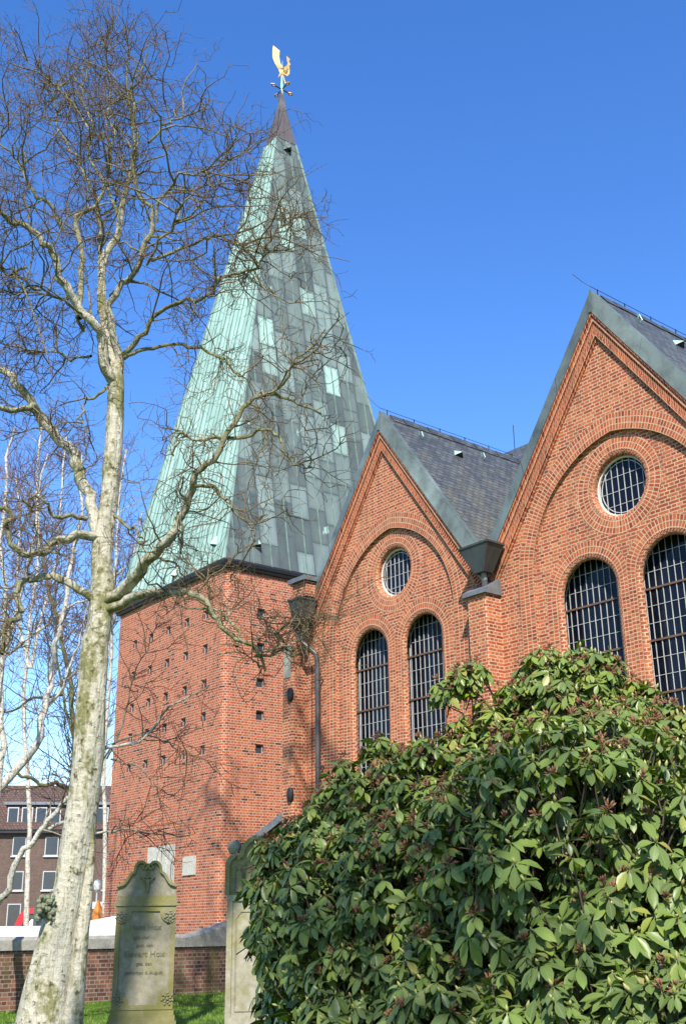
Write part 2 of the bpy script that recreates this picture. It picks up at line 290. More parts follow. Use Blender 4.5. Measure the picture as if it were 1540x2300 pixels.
# ------------------------------------------------------------------ mesh helpers
class MB:
    def __init__(s): s.v = []; s.f = []; s.uv = []; s.smooth = []
    def face(s, pts, uv=None, smooth=False):
        i = len(s.v); s.v += [tuple(map(float, p)) for p in pts]; s.f.append(tuple(range(i, i+len(pts)))); s.uv.append(uv); s.smooth.append(smooth)
    def box(s, c, size, rot=0.0, faces='xXyYzZ'):
        cx, cy, cz = c; hx, hy, hz = size[0]/2, size[1]/2, size[2]/2; cr, sr = math.cos(rot), math.sin(rot)
        def P(x, y, z): return (cx+x*cr-y*sr, cy+x*sr+y*cr, cz+z)
        q = {'x': [(-1, 1, -1), (-1, -1, -1), (-1, -1, 1), (-1, 1, 1)], 'X': [(1, -1, -1), (1, 1, -1), (1, 1, 1), (1, -1, 1)],
             'y': [(-1, -1, -1), (1, -1, -1), (1, -1, 1), (-1, -1, 1)], 'Y': [(1, 1, -1), (-1, 1, -1), (-1, 1, 1), (1, 1, 1)],
             'z': [(-1, 1, -1), (1, 1, -1), (1, -1, -1), (-1, -1, -1)], 'Z': [(-1, -1, 1), (1, -1, 1), (1, 1, 1), (-1, 1, 1)]}
        for k in faces: s.face([P(a*hx, b*hy, d*hz) for a, b, d in q[k]])
    def beam(s, a, b, w, h=None, up=(0, 0, 1)):      # square bar from a to b
        a = np.array(a, float); b = np.array(b, float); t = b-a; t /= np.linalg.norm(t); h = h or w
        sd_ = np.cross(t, up); n = np.linalg.norm(sd_)
        sd_ = np.array([1, 0, 0]) if n < 1e-6 else sd_/n
        u_ = np.cross(sd_, t); r = []
        for p in (a, b): r.append([p+sd_*w/2*i+u_*h/2*j for i, j in ((-1, -1), (1, -1), (1, 1), (-1, 1))])
        for k in range(4): s.face([r[0][k], r[0][(k+1) % 4], r[1][(k+1) % 4], r[1][k]])
        s.face(r[0][::-1]); s.face(r[1])
    def tube(s, pts, rad, n=10, cap=True):
        pts = [np.array(p, float) for p in pts]; rings = []
        if not hasattr(rad, '__len__'): rad = [rad]*len(pts)
        ref = None
        for i, p in enumerate(pts):
            t = pts[min(i+1, len(pts)-1)]-pts[max(i-1, 0)]; t /= np.linalg.norm(t)
            if ref is None: ref = np.array([0, 0, 1.]) if abs(t[2]) < 0.9 else np.array([1., 0, 0])
            e = np.cross(t, ref); e /= np.linalg.norm(e); g = np.cross(e, t); ref = g
            rings.append([p+rad[i]*(math.cos(2*math.pi*k/n)*e+math.sin(2*math.pi*k/n)*g) for k in range(n)])
        for i in range(len(rings)-1):
            for k in range(n): s.face([rings[i][k], rings[i+1][k], rings[i+1][(k+1) % n], rings[i][(k+1) % n]], smooth=True)
        if cap: s.face(rings[0]); s.face(rings[-1][::-1])
    def lathe(s, c, prof, n=16, sx=1, sy=1):
        c = np.array(c, float); R = [[c+np.array([r*sx*math.cos(2*math.pi*k/n), r*sy*math.sin(2*math.pi*k/n), z]) for k in range(n)] for r, z in prof]
        for i in range(len(R)-1):
            for k in range(n): s.face([R[i][k], R[i][(k+1) % n], R[i+1][(k+1) % n], R[i+1][k]], smooth=True)
    def poly(s, outer, holes, fn, uvfn=None, flip=False):   # planar polygon with holes; fn maps (a,b) to space
        L = [[Vector((a, b, 0)) for a, b in outer]]+[[Vector((a, b, 0)) for a, b in h] for h in holes]
        fl = [p for q in L for p in q]
        for t in tessellate_polygon(L):
            p = [(fl[i].x, fl[i].y) for i in t]
            ar = (p[1][0]-p[0][0])*(p[2][1]-p[0][1])-(p[2][0]-p[0][0])*(p[1][1]-p[0][1])
            if (ar < 0) != flip: p = p[::-1]
            s.face([fn(a, b) for a, b in p], [uvfn(a, b) for a, b in p] if uvfn else None)
    def prism(s, outline, fn0, fn1):        # extrude a closed outline between two mappings
        s.poly(outline, [], fn0); s.poly(outline, [], fn1, flip=True)
        n = len(outline)
        for i in range(n):
            a, b = outline[i], outline[(i+1) % n]
            s.face([fn0(*b), fn0(*a), fn1(*a), fn1(*b)])
    def build(s, name, mat, parent=None, **props):
        me = bpy.data.meshes.new(name); me.from_pydata(s.v, [], s.f)
        ul = me.uv_layers.new(name='UVMap'); data = np.zeros(len(me.loops)*2, np.float32); k = 0
        for f, uv in zip(s.f, s.uv):
            if uv is None:
                p = np.array([s.v[i] for i in f]); n = np.zeros(3)
                for i in range(len(p)): n += np.cross(p[i], p[(i+1) % len(p)])
                ln = np.linalg.norm(n); n = n/ln if ln > 0 else np.array([0, 0, 1.])
                h = math.hypot(n[0], n[1])
                if h > 0.35:
                    t = np.array([-n[1], n[0], 0])/h
                    uv = [(q@t, q[2]/ (h if h > .5 else 1.0)) for q in p]
                else: uv = [(q[0], q[1]) for q in p]
            for c in uv: data[2*k] = c[0]; data[2*k+1] = c[1]; k += 1
        ul.data.foreach_set('uv', data)
        me.polygons.foreach_set('use_smooth', s.smooth)
        me.materials.append(mat); me.update()
        o = bpy.data.objects.new(name, me); COL.objects.link(o)
        if any(s.smooth):
            pass
        return dress(o, parent, **props)
def dress(o, parent=None, label=None, cat=None, group=None, kind=None):
    if parent is not None:
        o.parent = parent; o.matrix_parent_inverse = parent.matrix_world.inverted() if False else Matrix.Translation(-Vector(root_loc(parent)))
    if label: o['label'] = label
    if cat: o['category'] = cat
    if group: o['group'] = group
    if kind: o['kind'] = kind
    return o
def root_loc(o):
    p = Vector((0, 0, 0))
    while o is not None: p += o.location; o = o.parent if o.parent is None else None
    return p
def thing(name, label, cat, loc_, group=None):
    o = bpy.data.objects.new(name, None); COL.objects.link(o); o.location = tuple(map(float, loc_)); o.empty_display_size = 0.3
    return dress(o, None, label, cat, group)

def fit(pts, n):                                   # resample a polyline smoothly to n points (columns: any)
    pts = np.array(pts, float); d = np.concatenate([[0], np.cumsum(np.linalg.norm(np.diff(pts[:, :2], axis=0), axis=1))])
    t = np.linspace(0, d[-1], n); out_ = np.zeros((n, pts.shape[1]))
    # Catmull-Rom like smoothing through cubic Hermite slopes
    for c in range(pts.shape[1]):
        m = np.gradient(pts[:, c], d); i = np.clip(np.searchsorted(d, t)-1, 0, len(d)-2); h = d[i+1]-d[i]; s = (t-d[i])/h
        out_[:, c] = (2*s**3-3*s**2+1)*pts[i, c]+(s**3-2*s**2+s)*h*m[i]+(-2*s**3+3*s**2)*pts[i+1, c]+(s**3-s**2)*h*m[i+1]
    return out_
class Wood:                                 # many tapering tubes in one mesh, built in batches
    def __init__(s): s.b = {}
    def add(s, P, R, k):                    # P (m,n,3), R (m,n)
        P = np.asarray(P, float); R = np.asarray(R, float)
        if P.ndim == 2: P = P[None]; R = R[None]
        s.b.setdefault((P.shape[1], k), []).append((P, R))
    def build(s, name, mat, parent, lump=0.0, **props):
        V = []; Fq = []; RA = []; off = 0
        for (n, k), L in s.b.items():
            P = np.concatenate([a for a, _ in L]); R = np.concatenate([b for _, b in L]); m = len(P)
            T = np.gradient(P, axis=1); T /= np.linalg.norm(T, axis=2, keepdims=True)+1e-9
            ref = np.where(np.abs(T[:, :, 2:3].mean(1, keepdims=True)) < 0.8, np.array([0, 0, 1.]), np.array([0.8, 0.6, 0.]))
            E = np.cross(T, ref); E /= np.linalg.norm(E, axis=2, keepdims=True)+1e-9; G = np.cross(E, T)
            an = np.arange(k)*2*np.pi/k
            rr = R[:, :, None]*np.ones(k)
            if lump: 
                z = P[:, :, 2:3]
                f_ = 0
                for m1, m2, am in ((3, 1.1, 1), (5, -1.7, .7), (2, 2.3, .6), (8, .9, .5), (4, 5.3, .45), (7, -6.1, .35), (1, 8.7, .35), (11, 3.9, .3), (6, 12.0, .25), (9, -9.0, .22)): f_ = f_+am*np.sin(m1*an+RNG.uniform(0, 6.28)+m2*z+0.6*np.sin(2.2*z+m1))
                rr = rr*(1+lump*f_)
            ring = P[:, :, None, :]+rr[..., None]*(np.cos(an)[:, None]*E[:, :, None, :]+np.sin(an)[:, None]*G[:, :, None, :])
            V.append(ring.reshape(-1, 3)); RA.append(np.repeat(R.reshape(-1), k))
            idx = off+np.arange(m*n*k).reshape(m, n, k); a = idx[:, :-1]; b = idx[:, 1:]
            q = np.stack([a, np.roll(a, -1, 2), np.roll(b, -1, 2), b], -1).reshape(-1, 4); Fq.append(q); off += m*n*k
        V = np.concatenate(V).astype(np.float32); Fq = np.concatenate(Fq).astype(np.int32); RA = np.concatenate(RA).astype(np.float32)
        o = raw_mesh(name, V, Fq, mat, True); at_ = o.data.attributes.new('rad', 'FLOAT', 'POINT'); at_.data.foreach_set('value', RA)
        return dress(o, parent, **props)
def raw_mesh(name, V, Q, mat, smooth=False, uv=None):
    me = bpy.data.meshes.new(name); k = Q.shape[1]
    me.vertices.add(len(V)); me.vertices.foreach_set('co', V.ravel())
    me.loops.add(Q.size); me.loops.foreach_set('vertex_index', Q.ravel())
    me.polygons.add(len(Q)); me.polygons.foreach_set('loop_start', np.arange(0, Q.size, k, dtype=np.int32)); 
    me.polygons.foreach_set('use_smooth', np.full(len(Q), smooth))
    if uv is not None:
        l = me.uv_layers.new(name='UVMap'); l.data.foreach_set('uv', uv.astype(np.float32).ravel())
    me.materials.append(mat); me.update(calc_edges=True); me.validate()
    o = bpy.data.objects.new(name, me); COL.objects.link(o); return o

# ================================================================== the setting
def ground():
    n = 90; xs = np.concatenate([-np.geomspace(900, 60, 12), np.linspace(-52, 30, n), np.geomspace(40, 900, 12)])
    ys = np.concatenate([-np.geomspace(900, 40, 12), np.linspace(-30, 45, n), np.geomspace(52, 900, 12)])
    X, Y = np.meshgrid(xs, ys)
    Z = 0.03*np.sin(X*0.7)+0.03*np.sin(Y*0.9+1.3)+0.20*np.exp(-((X+24.5)/1.6)**2)*np.clip((Y-9)/7, 0, 1)*(Y < 20)
    Z = np.where(np.hypot(X+10, Y-10) > 60, -0.02, Z)
    V = np.stack([X, Y, Z], -1).reshape(-1, 3).astype(np.float32); ny, nx = X.shape
    i = np.arange(ny*nx).reshape(ny, nx); Q = np.stack([i[:-1, :-1], i[:-1, 1:], i[1:, 1:], i[1:, :-1]], -1).reshape(-1, 4).astype(np.int32)
    dress(raw_mesh('ground', V, Q, M['lawn'], True), kind='structure')
ground()
def gz(x, y): return 0.03*math.sin(x*0.7)+0.03*math.sin(y*0.9+1.3)+0.20*math.exp(-((x+24.5)/1.6)**2)*min(max((y-9)/7, 0), 1)*(y < 20)
def grass():
    n = 42000
    d = RNG.uniform(13.5, 33, n); l = RNG.uniform(-0.36, 0.12, n)*d
    P = d[:, None]*HF+l[:, None]*HR
    ok = (P[:, 1] < 17.4) & (P[:, 0] > -24.3) ; P = P[ok]; n = len(P)
    P[:, 2] = 0.03*np.sin(P[:, 0]*0.7)+0.03*np.sin(P[:, 1]*0.9+1.3)+0.20*np.exp(-((P[:, 0]+24.5)/1.6)**2)*np.clip((P[:, 1]-9)/7, 0, 1)
    a = RNG.uniform(0, 6.28, n); h = RNG.uniform(0.03, 0.085, n); wd = RNG.uniform(0.004, 0.009, n)
    e = np.stack([np.cos(a), np.sin(a), 0*a], -1)*wd[:, None]; ln = RNG.normal(0, 0.025, (n, 3)); ln[:, 2] = 0
    top = P+ln; top[:, 2] += h
    V = np.stack([P-e, P+e, top], 1).reshape(-1, 3).astype(np.float32); Q = np.arange(3*n, dtype=np.int32).reshape(n, 3)
    o = raw_mesh('grass', V, Q, M['blade']); at_ = o.data.attributes.new('tint', 'FLOAT', 'POINT'); at_.data.foreach_set('value', np.repeat(RNG.uniform(0, 1, n), 3).astype(np.float32))
    dress(o, label='short green lawn grass between the gravestones and the brick wall', cat='grass', kind='stuff')
g_, c_ = attr_ramp('grass blade', 'tint', [(0.0, (0.075, 0.155, 0.015)), (0.7, (0.125, 0.22, 0.025)), (1.0, (0.28, 0.26, 0.10))], 0.7, 0.2); g_.color(c_); M['blade'] = g_.m
grass()
pv = MB(); SZ = 0.70
_q = [loc(l, d, SZ) for l, d in ((-34, 40), (-6.5, 40), (-14, 100), (-60, 100))]; pv.face(_q)
for _i in range(4): pv.face([_q[_i]*np.array([1, 1, 0]), _q[(_i+1) % 4]*np.array([1, 1, 0]), _q[(_i+1) % 4], _q[_i]])
pv.build('pavement', M['asphalt'], kind='structure')

# ================================================================== church
V0, VB = 18.0, 18.09                       # wall face, recessed field
SL = 1.42                                  # rise of the gables
CHB = (-16.6, 18.0, 0.0)
church = thing('church', 'red brick church with two steep gables, arched leaded windows and slate roofs', 'church', CHB)
def arc_open(uc, half, zs, zb, r, n=20):    # round arched outline grown by r-half
    pts = [(uc-r, zb)]
    for i in range(n+1):
        a = math.pi-math.pi*i/n; pts.append((uc+r*math.cos(a), zs+r*math.sin(a)))
    pts.append((uc+r, zb)); return pts
def pointed(uc, R, e, z0, grow=0.0, zb=0.3, n=18):
    R2 = R+grow; a1 = math.acos(e/R2); pts = [(uc+e-R2, zb)] # left arc is centred right of the axis
    for i in range(n+1):
        a = math.pi-(math.pi-(math.pi-a1))*i/n
        pts.append((uc+e+R2*math.cos(a), z0+R2*math.sin(a)))
    L = pts; Rr = [(2*uc-x, z) for x, z in L[::-1][1:]]
    return L+Rr
def strip(mb, A, B, va, vb, uvr=None, smooth=False, clampu=None):   # band between two outlines of equal length
    s = 0.0
    for i in range(len(A)-1):
        a0, a1, b0, b1 = A[i], A[i+1], B[i], B[i+1]
        ds = math.hypot(0.5*(a1[0]+b1[0])-0.5*(a0[0]+b0[0]), 0.5*(a1[1]+b1[1])-0.5*(a0[1]+b0[1]))
        uv = None
        if uvr: uv = [(uvr[0], s), (uvr[1], s), (uvr[1], s+ds), (uvr[0], s+ds)]
        mb.face([(a0[0], va, a0[1]), (b0[0], vb, b0[1]), (b1[0], vb, b1[1]), (a1[0], va, a1[1])], uv, smooth); s += ds
def circ(uc, zc, r, n=40): return [(uc+r*math.cos(2*math.pi*i/n), zc+r*math.sin(2*math.pi*i/n)) for i in range(n)]

def window(uc, half, zs, zb, kind, label, bars):
    VG = VB+(0.34 if kind == 'arch' else 0.20)
    if kind == 'arch': half = half+0.21
    gl = MB()
    if kind == 'arch': ol = arc_open(uc, half, zs, zb, half+0.015)
    else: ol = circ(uc, zs, half+0.02)
    gl.poly(ol, [], lambda a, b: (a, VG, b))
    W_ = gl.build('window', M['glass'], church, label=label)
    cm = MB(); sb = MB(); fr = MB(); e = 0.0044
    def zr(u):
        d = abs(u-uc); 
        if d >= half: return None
        h = math.sqrt(half*half-d*d)
        return (zs+h, zb if kind == 'arch' else zs-h)
    k = math.floor(half/0.154)
    for i in range(-k, k+1):
        u = uc+i*0.154+0.03
        t = zr(u)
        if t: cm.box((u, VG-0.012, (t[0]+t[1])/2), (2*e, 0.018, t[0]-t[1]), faces='xXyzZ')
    def half_at(z):
        if kind == 'arch' and z <= zs: return half
        d = abs(z-zs); return math.sqrt(max(half*half-d*d, 0))
    if kind == 'arch':
        z = bars+0.68
        j = 0
        while z > zb:
            hw = half_at(z)
            if hw > 0.1:
                if (j % 3) == 2:
                    sb = MB(); sb.box((uc, VG-0.022, z), (2*hw+0.04, 0.03, 0.04)); sb.build('saddle_bar', M['saddle'], W_)
                else: cm.box((uc, VG-0.011, z), (2*hw, 0.012, 2*e), faces='yzZxX')
            z -= 0.344; j += 1
    else:
        for z in (zs+0.26, zs-0.06, zs-0.36):
            cm.box((uc, VG-0.011, z), (2*half_at(z), 0.012, 2*e), faces='yzZxX')
    # border came
    o1 = arc_open(uc, half, zs, zb, half-0.045) if kind == 'arch' else circ(uc, zs, half-0.07)+[circ(uc, zs, half-0.07)[0]]
    o2 = arc_open(uc, half, zs, zb, half-0.06) if kind == 'arch' else circ(uc, zs, half-0.085)+[circ(uc, zs, half-0.085)[0]]
    strip(cm, o1, o2, VG-0.014, VG-0.014); strip(cm, o2, o1, VG-0.004, VG-0.014)
    cm.build('lead_lattice', M['came'], W_)
    if kind != 'arch':
        a, b = circ(uc, zs, half+0.03), circ(uc, zs, half-0.028); a.append(a[0]); b.append(b[0]); c_ = circ(uc, zs, half-0.02); c_.append(c_[0])
        strip(fr, a, b, VG-0.055, VG-0.055); strip(fr, b, c_, VG-0.055, VG-0.002)
        fr.build('frame', M['frame_white'], W_)
    return W_

def gable(uc, half, zlow, ztop, R, z0, wo, wh, wz, oz, orad, nm, bars, off):
    e = 0.35; zb = 0.0; ug = uc; uc = uc+off
    arch = pointed(uc, R, e, z0, 0.0)
    zv = lambda du: zlow+0.30-SL*abs(du)
    outer = [(ug-half, zb), (ug-half, zv(half)), (ug, zv(0)), (ug+half, zv(half)), (ug+half, zb)]
    # open at the bottom: arch recess runs to the ground
    face = outer[:4]+[outer[4]]+[(arch[-1][0], zb)]+arch[::-1][0:]+[(arch[0][0], zb)]
    w_ = MB()
    w_.poly(face, [], lambda a, b: (a, V0, b))
    strip(w_, arch, arch, V0, VB)                      # edge of the recess
    wins = [arc_open(uc-wo, wh, wz, 2.9, wh+0.11)[::1], arc_open(uc+wo, wh, wz, 2.9, wh+0.11)]
    oc = circ(uc, oz, orad+0.11)
    field = [(arch[0][0], zb)]+arch+[(arch[-1][0], zb)]
    w_.poly(field, wins+[oc], lambda a, b: (a, VB, b))
    for s in (-1, 1):                                   # bull-nosed reveals
        prev = arc_open(uc+s*wo, wh, wz, 2.9, wh+0.11); pv_ = VB
        for k in range(1, 6):
            an = k/5*math.pi/2; r = wh+0.11*(1-math.sin(an)); v = VB+0.07*(1-math.cos(an)) 
            cur = arc_open(uc+s*wo, wh, wz, 2.9, r); strip(w_, prev, cur, pv_, v, smooth=False, uvr=(0.131*1.0+0.0+ (k-1)*0.026, 0.131+k*0.026)); prev, pv_ = cur, v
        strip(w_, prev, prev, pv_, VB+0.10)
        rb = arc_open(uc+s*wo, wh, wz, 2.9, wh+0.23); strip(w_, prev, rb, VB+0.10, VB+0.10); strip(w_, rb, rb, VB+0.10, VB+0.35)
    prev = oc+[oc[0]]; pv_ = VB
    for k in range(1, 6):
        an = k/5*math.pi/2; r = orad+0.11*(1-math.sin(an)); v = VB+0.07*(1-math.cos(an))
        cur = circ(uc, oz, r); cur.append(cur[0]); strip(w_, prev, cur, pv_, v, uvr=((k-1)*0.026, k*0.026)); prev, pv_ = cur, v
    strip(w_, prev, prev, pv_, VB+0.20)
    # side returns and back
    for u in (ug-half, ug+half): w_.face([(u, V0, zb), (u, V0+0.4, zb), (u, V0+0.4, zv(half)), (u, V0, zv(half))])
    g_ = w_.build('gable_wall', M['brick'], church, label='%s gable wall with a recessed pointed arch' % nm)
    rg = MB(); o0 = pointed(uc, R, e, z0, 0.0); o1 = pointed(uc, R, e, z0, 0.393)
    strip(rg, o0, o1, V0-0.004, V0-0.004, uvr=(0, 0.393)); rg.build('blind_arch', M['brick_arch'], g_)
    for s in (-1, 1):
        q = MB(); a = arc_open(uc+s*wo, wh, wz, 2.9, wh+0.10); b = arc_open(uc+s*wo, wh, wz, 2.9, wh+0.393)
        def cl(L): return [((min(x, uc-0.004) if s < 0 else max(x, uc+0.004)), z) for x, z in L]
        strip(q, a, cl(b), VB-0.004, VB-0.004, uvr=(0.10, 0.393)); 
        q.build('window_surround', M['brick_arch'], g_)
    q = MB(); a = circ(uc, oz, orad+0.10); b = circ(uc, oz, orad+0.42); a.append(a[0]); b.append(b[0])
    strip(q, a, b, VB-0.003, VB-0.003, uvr=(0.10, 0.42)); q.build('oculus_surround', M['brick_arch'], g_)
    window(uc-wo, wh, wz, 2.9, 'arch', 'left arched leaded window of the %s gable' % nm, bars)
    window(uc+wo, wh, wz, 2.9, 'arch', 'right arched leaded window of the %s gable' % nm, bars)
    window(uc, orad-0.01, oz, 0, 'round', 'round leaded window of the %s gable' % nm, bars)
    uc = ug
    # stepped brick moulding along the rakes; d is measured square to the slope, below the board
    ca = 1/math.sqrt(1+SL*SL)
    bands = [(0.0, 0.04, 0.14, 'brick'), (0.04, 0.13, 0.105, 'brick'), (0.13, 0.255, 0.04, 'dent'), (0.255, 0.32, 0.078, 'brick'), (0.32, 0.37, 0.03, 'brick')]
    mo = MB(); zend = 8.55
    for d0, d1, p, kd in bands:
        for s in (-1, 1):
            za, zb_ = zlow-d0/ca, zlow-d1/ca
            L0 = (za-zend)/SL; L1 = (zb_-zend)/SL; Lm = half-0.02
            L0, L1 = min(L0, Lm), min(L1, Lm)
            A0, A1 = (uc, za), (uc+s*L0, za-SL*L0); B0, B1 = (uc, zb_), (uc+s*L1, zb_-SL*L1)
            ln0 = L0/ca; sh = (za-zb_)*SL*ca
            uv = lambda x: x
            def fc(pts, uvs): mo.face(pts if s > 0 else pts[::-1], uvs if s > 0 else uvs[::-1])
            v = V0-p
            st = 0.131 if kd == 'dent' else 0.5
            w0, w1 = (0.0, d1-d0)
            if kd == 'dent':                                 # headers standing on edge, every other one set back
                n = int(ln0/0.082); 
                for k in range(n):
                    t0, t1 = k/n, (k+0.72)/n; vv = v-0.035
                    q4 = [(A0[0]+(A1[0]-A0[0])*t, A0[1]+(A1[1]-A0[1])*t) for t in (t0, t1)]+[(B0[0]+(B1[0]-B0[0])*t, B0[1]+(B1[1]-B0[1])*t) for t in (t1, t0)]
                    pr = [(x, vv, z) for x, z in q4]; bk = [(x, V0, z) for x, z in q4]
                    o_ = 0.125*(k*7 % 23); U = [(o_+0.02, 0.02), (o_+0.10, 0.02), (o_+0.10, 0.06), (o_+0.02, 0.06)]
                    fc(pr[::-1], U)
                    for i in range(4): fc([pr[i], pr[(i+1) % 4], bk[(i+1) % 4], bk[i]], U)
            fc([(A0[0], v, A0[1]), (B0[0], v, B0[1]), (B1[0], v, B1[1]), (A1[0], v, A1[1])], [(0, 0.012), (0, w1+0.012), (ln0, w1+0.012), (ln0, 0.012)])
            fc([(B0[0], v, B0[1]), (B0[0], V0, B0[1]), (B1[0], V0, B1[1]), (B1[0], v, B1[1])], [(0, 0.01), (0, 0.06), (ln0, 0.06), (ln0, 0.01)])
            fc([(A0[0], V0, A0[1]), (A0[0], v, A0[1]), (A1[0], v, A1[1]), (A1[0], V0, A1[1])], [(0, 0.01), (0, 0.06), (ln0, 0.06), (ln0, 0.01)])
            fc([(A1[0], v, A1[1]), (B1[0], v, B1[1]), (B1[0], V0, B1[1]), (A1[0], V0, A1[1])], [(0, 0.01), (0.05, 0.01), (0.05, 0.06), (0, 0.06)])
    mo.build('brick_cornice', M['brick'], g_)
    # copper verge board: tilted face, soffit back to the wall
    bo = MB(); zl, zt = zlow, ztop; VT, VL = 17.92, 17.845; ze = 9.35
    for s in (-1, 1):
        Ll = (zl-ze)/SL; Lt = (zt-ze-0.25)/SL
        def pt(z00, L, t, v): return (uc+s*L*t, v, z00-SL*L*t)
        segs = 3
        for k in range(segs):
            t0, t1 = k/segs, (k+1)/segs-0.0015
            q4 = [pt(zl, Ll, t0, VL), pt(zl, Ll, t1, VL), pt(zt, Lt, t1, VT), pt(zt, Lt, t0, VT)]
            if k: q4 = [tuple(np.array(p)+np.array([0, -0.004*k, 0])) for p in q4]
            bo.face(q4 if s > 0 else q4[::-1])
        sf = [pt(zl, Ll, 0, VL), pt(zl, Ll, 0, V0), pt(zl, Ll, 1, V0), pt(zl, Ll, 1, VL)]; bo.face(sf if s > 0 else sf[::-1])
        bk = [pt(zt, Lt, 0, VT), pt(zt, Lt, 1, VT), pt(zt, Lt, 1, V0+0.10), pt(zt, Lt, 0, V0+0.10)]; bo.face(bk if s > 0 else bk[::-1])
        en = [pt(zl, Ll, 1, VL), pt(zl, Ll, 1, V0), pt(zt, Lt, 1, V0+0.10), pt(zt, Lt, 1, VT)]; bo.face(en)
    bo.face([(uc-0.05, VL-0.012, zl-0.02), (uc+0.05, VL-0.012, zl-0.02), (uc+0.03, VT-0.012, zt+0.015), (uc-0.03, VT-0.012, zt+0.015)])
    bo.build('verge_board', M['copper_board'], church, label='copper verge board of the %s gable' % nm)
    # roof
    rf = MB(); vend = 24.5
    zr_ = ztop-0.03; zval = zr_-SL*half
    for s in (-1, 1):
        q4 = [(uc+s*half, VT, zval), (uc+s*half, vend, zval), (uc, vend, zr_), (uc, VT, zr_)]
        hl = half/ca; uv = [(VT, 0), (vend, 0), (vend, hl), (VT, hl)]
        rf.face(q4 if s > 0 else q4[::-1], uv if s > 0 else uv[::-1])
    rf_o = rf.build('slate_roof', M['slate'], church, label='slate roof of the %s gable' % nm)
    rd = MB(); 
    for k in range(14):
        v0_ = VT+0.35+k*0.44
        for s in (-1, 1):
            q4 = [(uc+s*0.16, v0_, zr_-0.16*SL+0.035+0.01*(k % 2)), (uc+s*0.16, v0_+0.42, zr_-0.16*SL+0.035+0.01*(k % 2)), (uc, v0_+0.42, zr_+0.04+0.01*(k % 2)), (uc, v0_, zr_+0.04+0.01*(k % 2))]
            rd.face(q4 if s > 0 else q4[::-1])
    rd.build('ridge_slates', M['slate'], rf_o)
    wi = MB(); zz = zr_+0.13
    wi.tube([(uc-0.34, VT-0.12, zz+0.42), (uc-0.14, VT-0.05, zz+0.15), (uc, VT, zz), (uc, VT+2, zz-0.01), (uc, VT+4, zz-0.01), (uc, VT+5.2, zz-0.02)], 0.007, 5)
    for k in range(6): wi.beam((uc, VT+0.25+k*0.95, zr_), (uc, VT+0.25+k*0.95, zz+0.01), 0.018)
    wi.build('lightning_wire', M['iron'], rf_o)
    def on_slope(t, v): return np.array([uc+t, v, zr_-SL*t])
    nrm = np.array([SL*ca, 0, ca]); dn = np.array([ca, 0, -SL*ca])
    p = on_slope(0.62, VT+2.2); vt = MB()
    a, b, c0 = p+np.array([0, -0.16, 0]), p+np.array([0, 0.16, 0]), p-dn*0.28
    tip = p+nrm*0.16
    vt.face([c0, a, tip]); vt.face([c0, tip, b]); vt.build('roof_vent', M['mint'], rf_o); 
    vd = MB(); vd.face([a+nrm*.004, b+nrm*.004, tip]); vd.build('vent_opening', M['iron'], rf_o)
    for v in (VT+1.0, VT+3.3):
        h = MB(); p = on_slope(0.45, v); h.tube([p, p+nrm*0.10+dn*0.02, p+nrm*0.14-dn*0.14], 0.016, 6); h.tube([p+nrm*0.02, p+nrm*0.09+np.array([0, -0.12, 0.0]), p+nrm*0.13+np.array([0, -0.16, 0.05])], 0.014, 6)
        h.build('roof_hook', M['mint'], rf_o)
    return g_
SM, BG = -20.15, -13.20; HALF = 3.45
gable(SM, HALF, 13.69, 14.22, 2.5, 8.5, 0.955, 0.635, 7.94, 9.87, 0.60, 'small', 7.72, 0.13)
gable(BG, HALF, 13.98, 14.53, 2.7, 8.5, 1.0, 0.70, 7.96, 10.02, 0.64, 'large', 7.80, 0.08)
# end wall, nave body and nave roof
zr_e = float(onv(1170, 1002, 24.6)[2])-0.12
nv = MB()
nv.face([(SM-HALF, V0+0.4, 0), (SM-HALF, V0, 0), (SM-HALF, V0, 8.9), (SM-HALF, V0+0.4, 8.9)])
nv.box((-16.62, 23.22, 4.5), (13.9, 9.7, 9.0), faces='xXY'); nv.face([(-9.67, 18.37, 9.0), (-9.67, 28.07, 9.0), (-9.67, 24.6, zr_e), (-9.67, 24.0, zr_e)])
nv.face([(-23.46, 18.4, 9.0), (-23.46, 28.2, 9.0), (-23.46, 23.3, 14.9)]); nv.build('nave_wall', M['brick'], church)
nr = MB(); zr_n = float(onv(1170, 1002, 24.6)[2])
kn = (zr_n-9.0)/(24.6-18.4)
nr.face([(-23.7, 18.3, 8.9), (-9.6, 18.3, 8.9), (-9.6, 24.6, zr_n), (-23.7, 24.6, zr_n)]); nr.face([(-9.6, 30.8, 8.9), (-23.7, 30.8, 8.9), (-23.7, 24.6, zr_n), (-9.6, 24.6, zr_n)])
nro = nr.build('nave_roof', M['slate'], church)
an = MB(); pa = onv(1155, 1005, 24.6); an.tube([pa+np.array([0, 0, -0.1]), pa+np.array([0, 0, 0.75])], 0.012, 5); an.build('lightning_rod', M['iron'], nro)
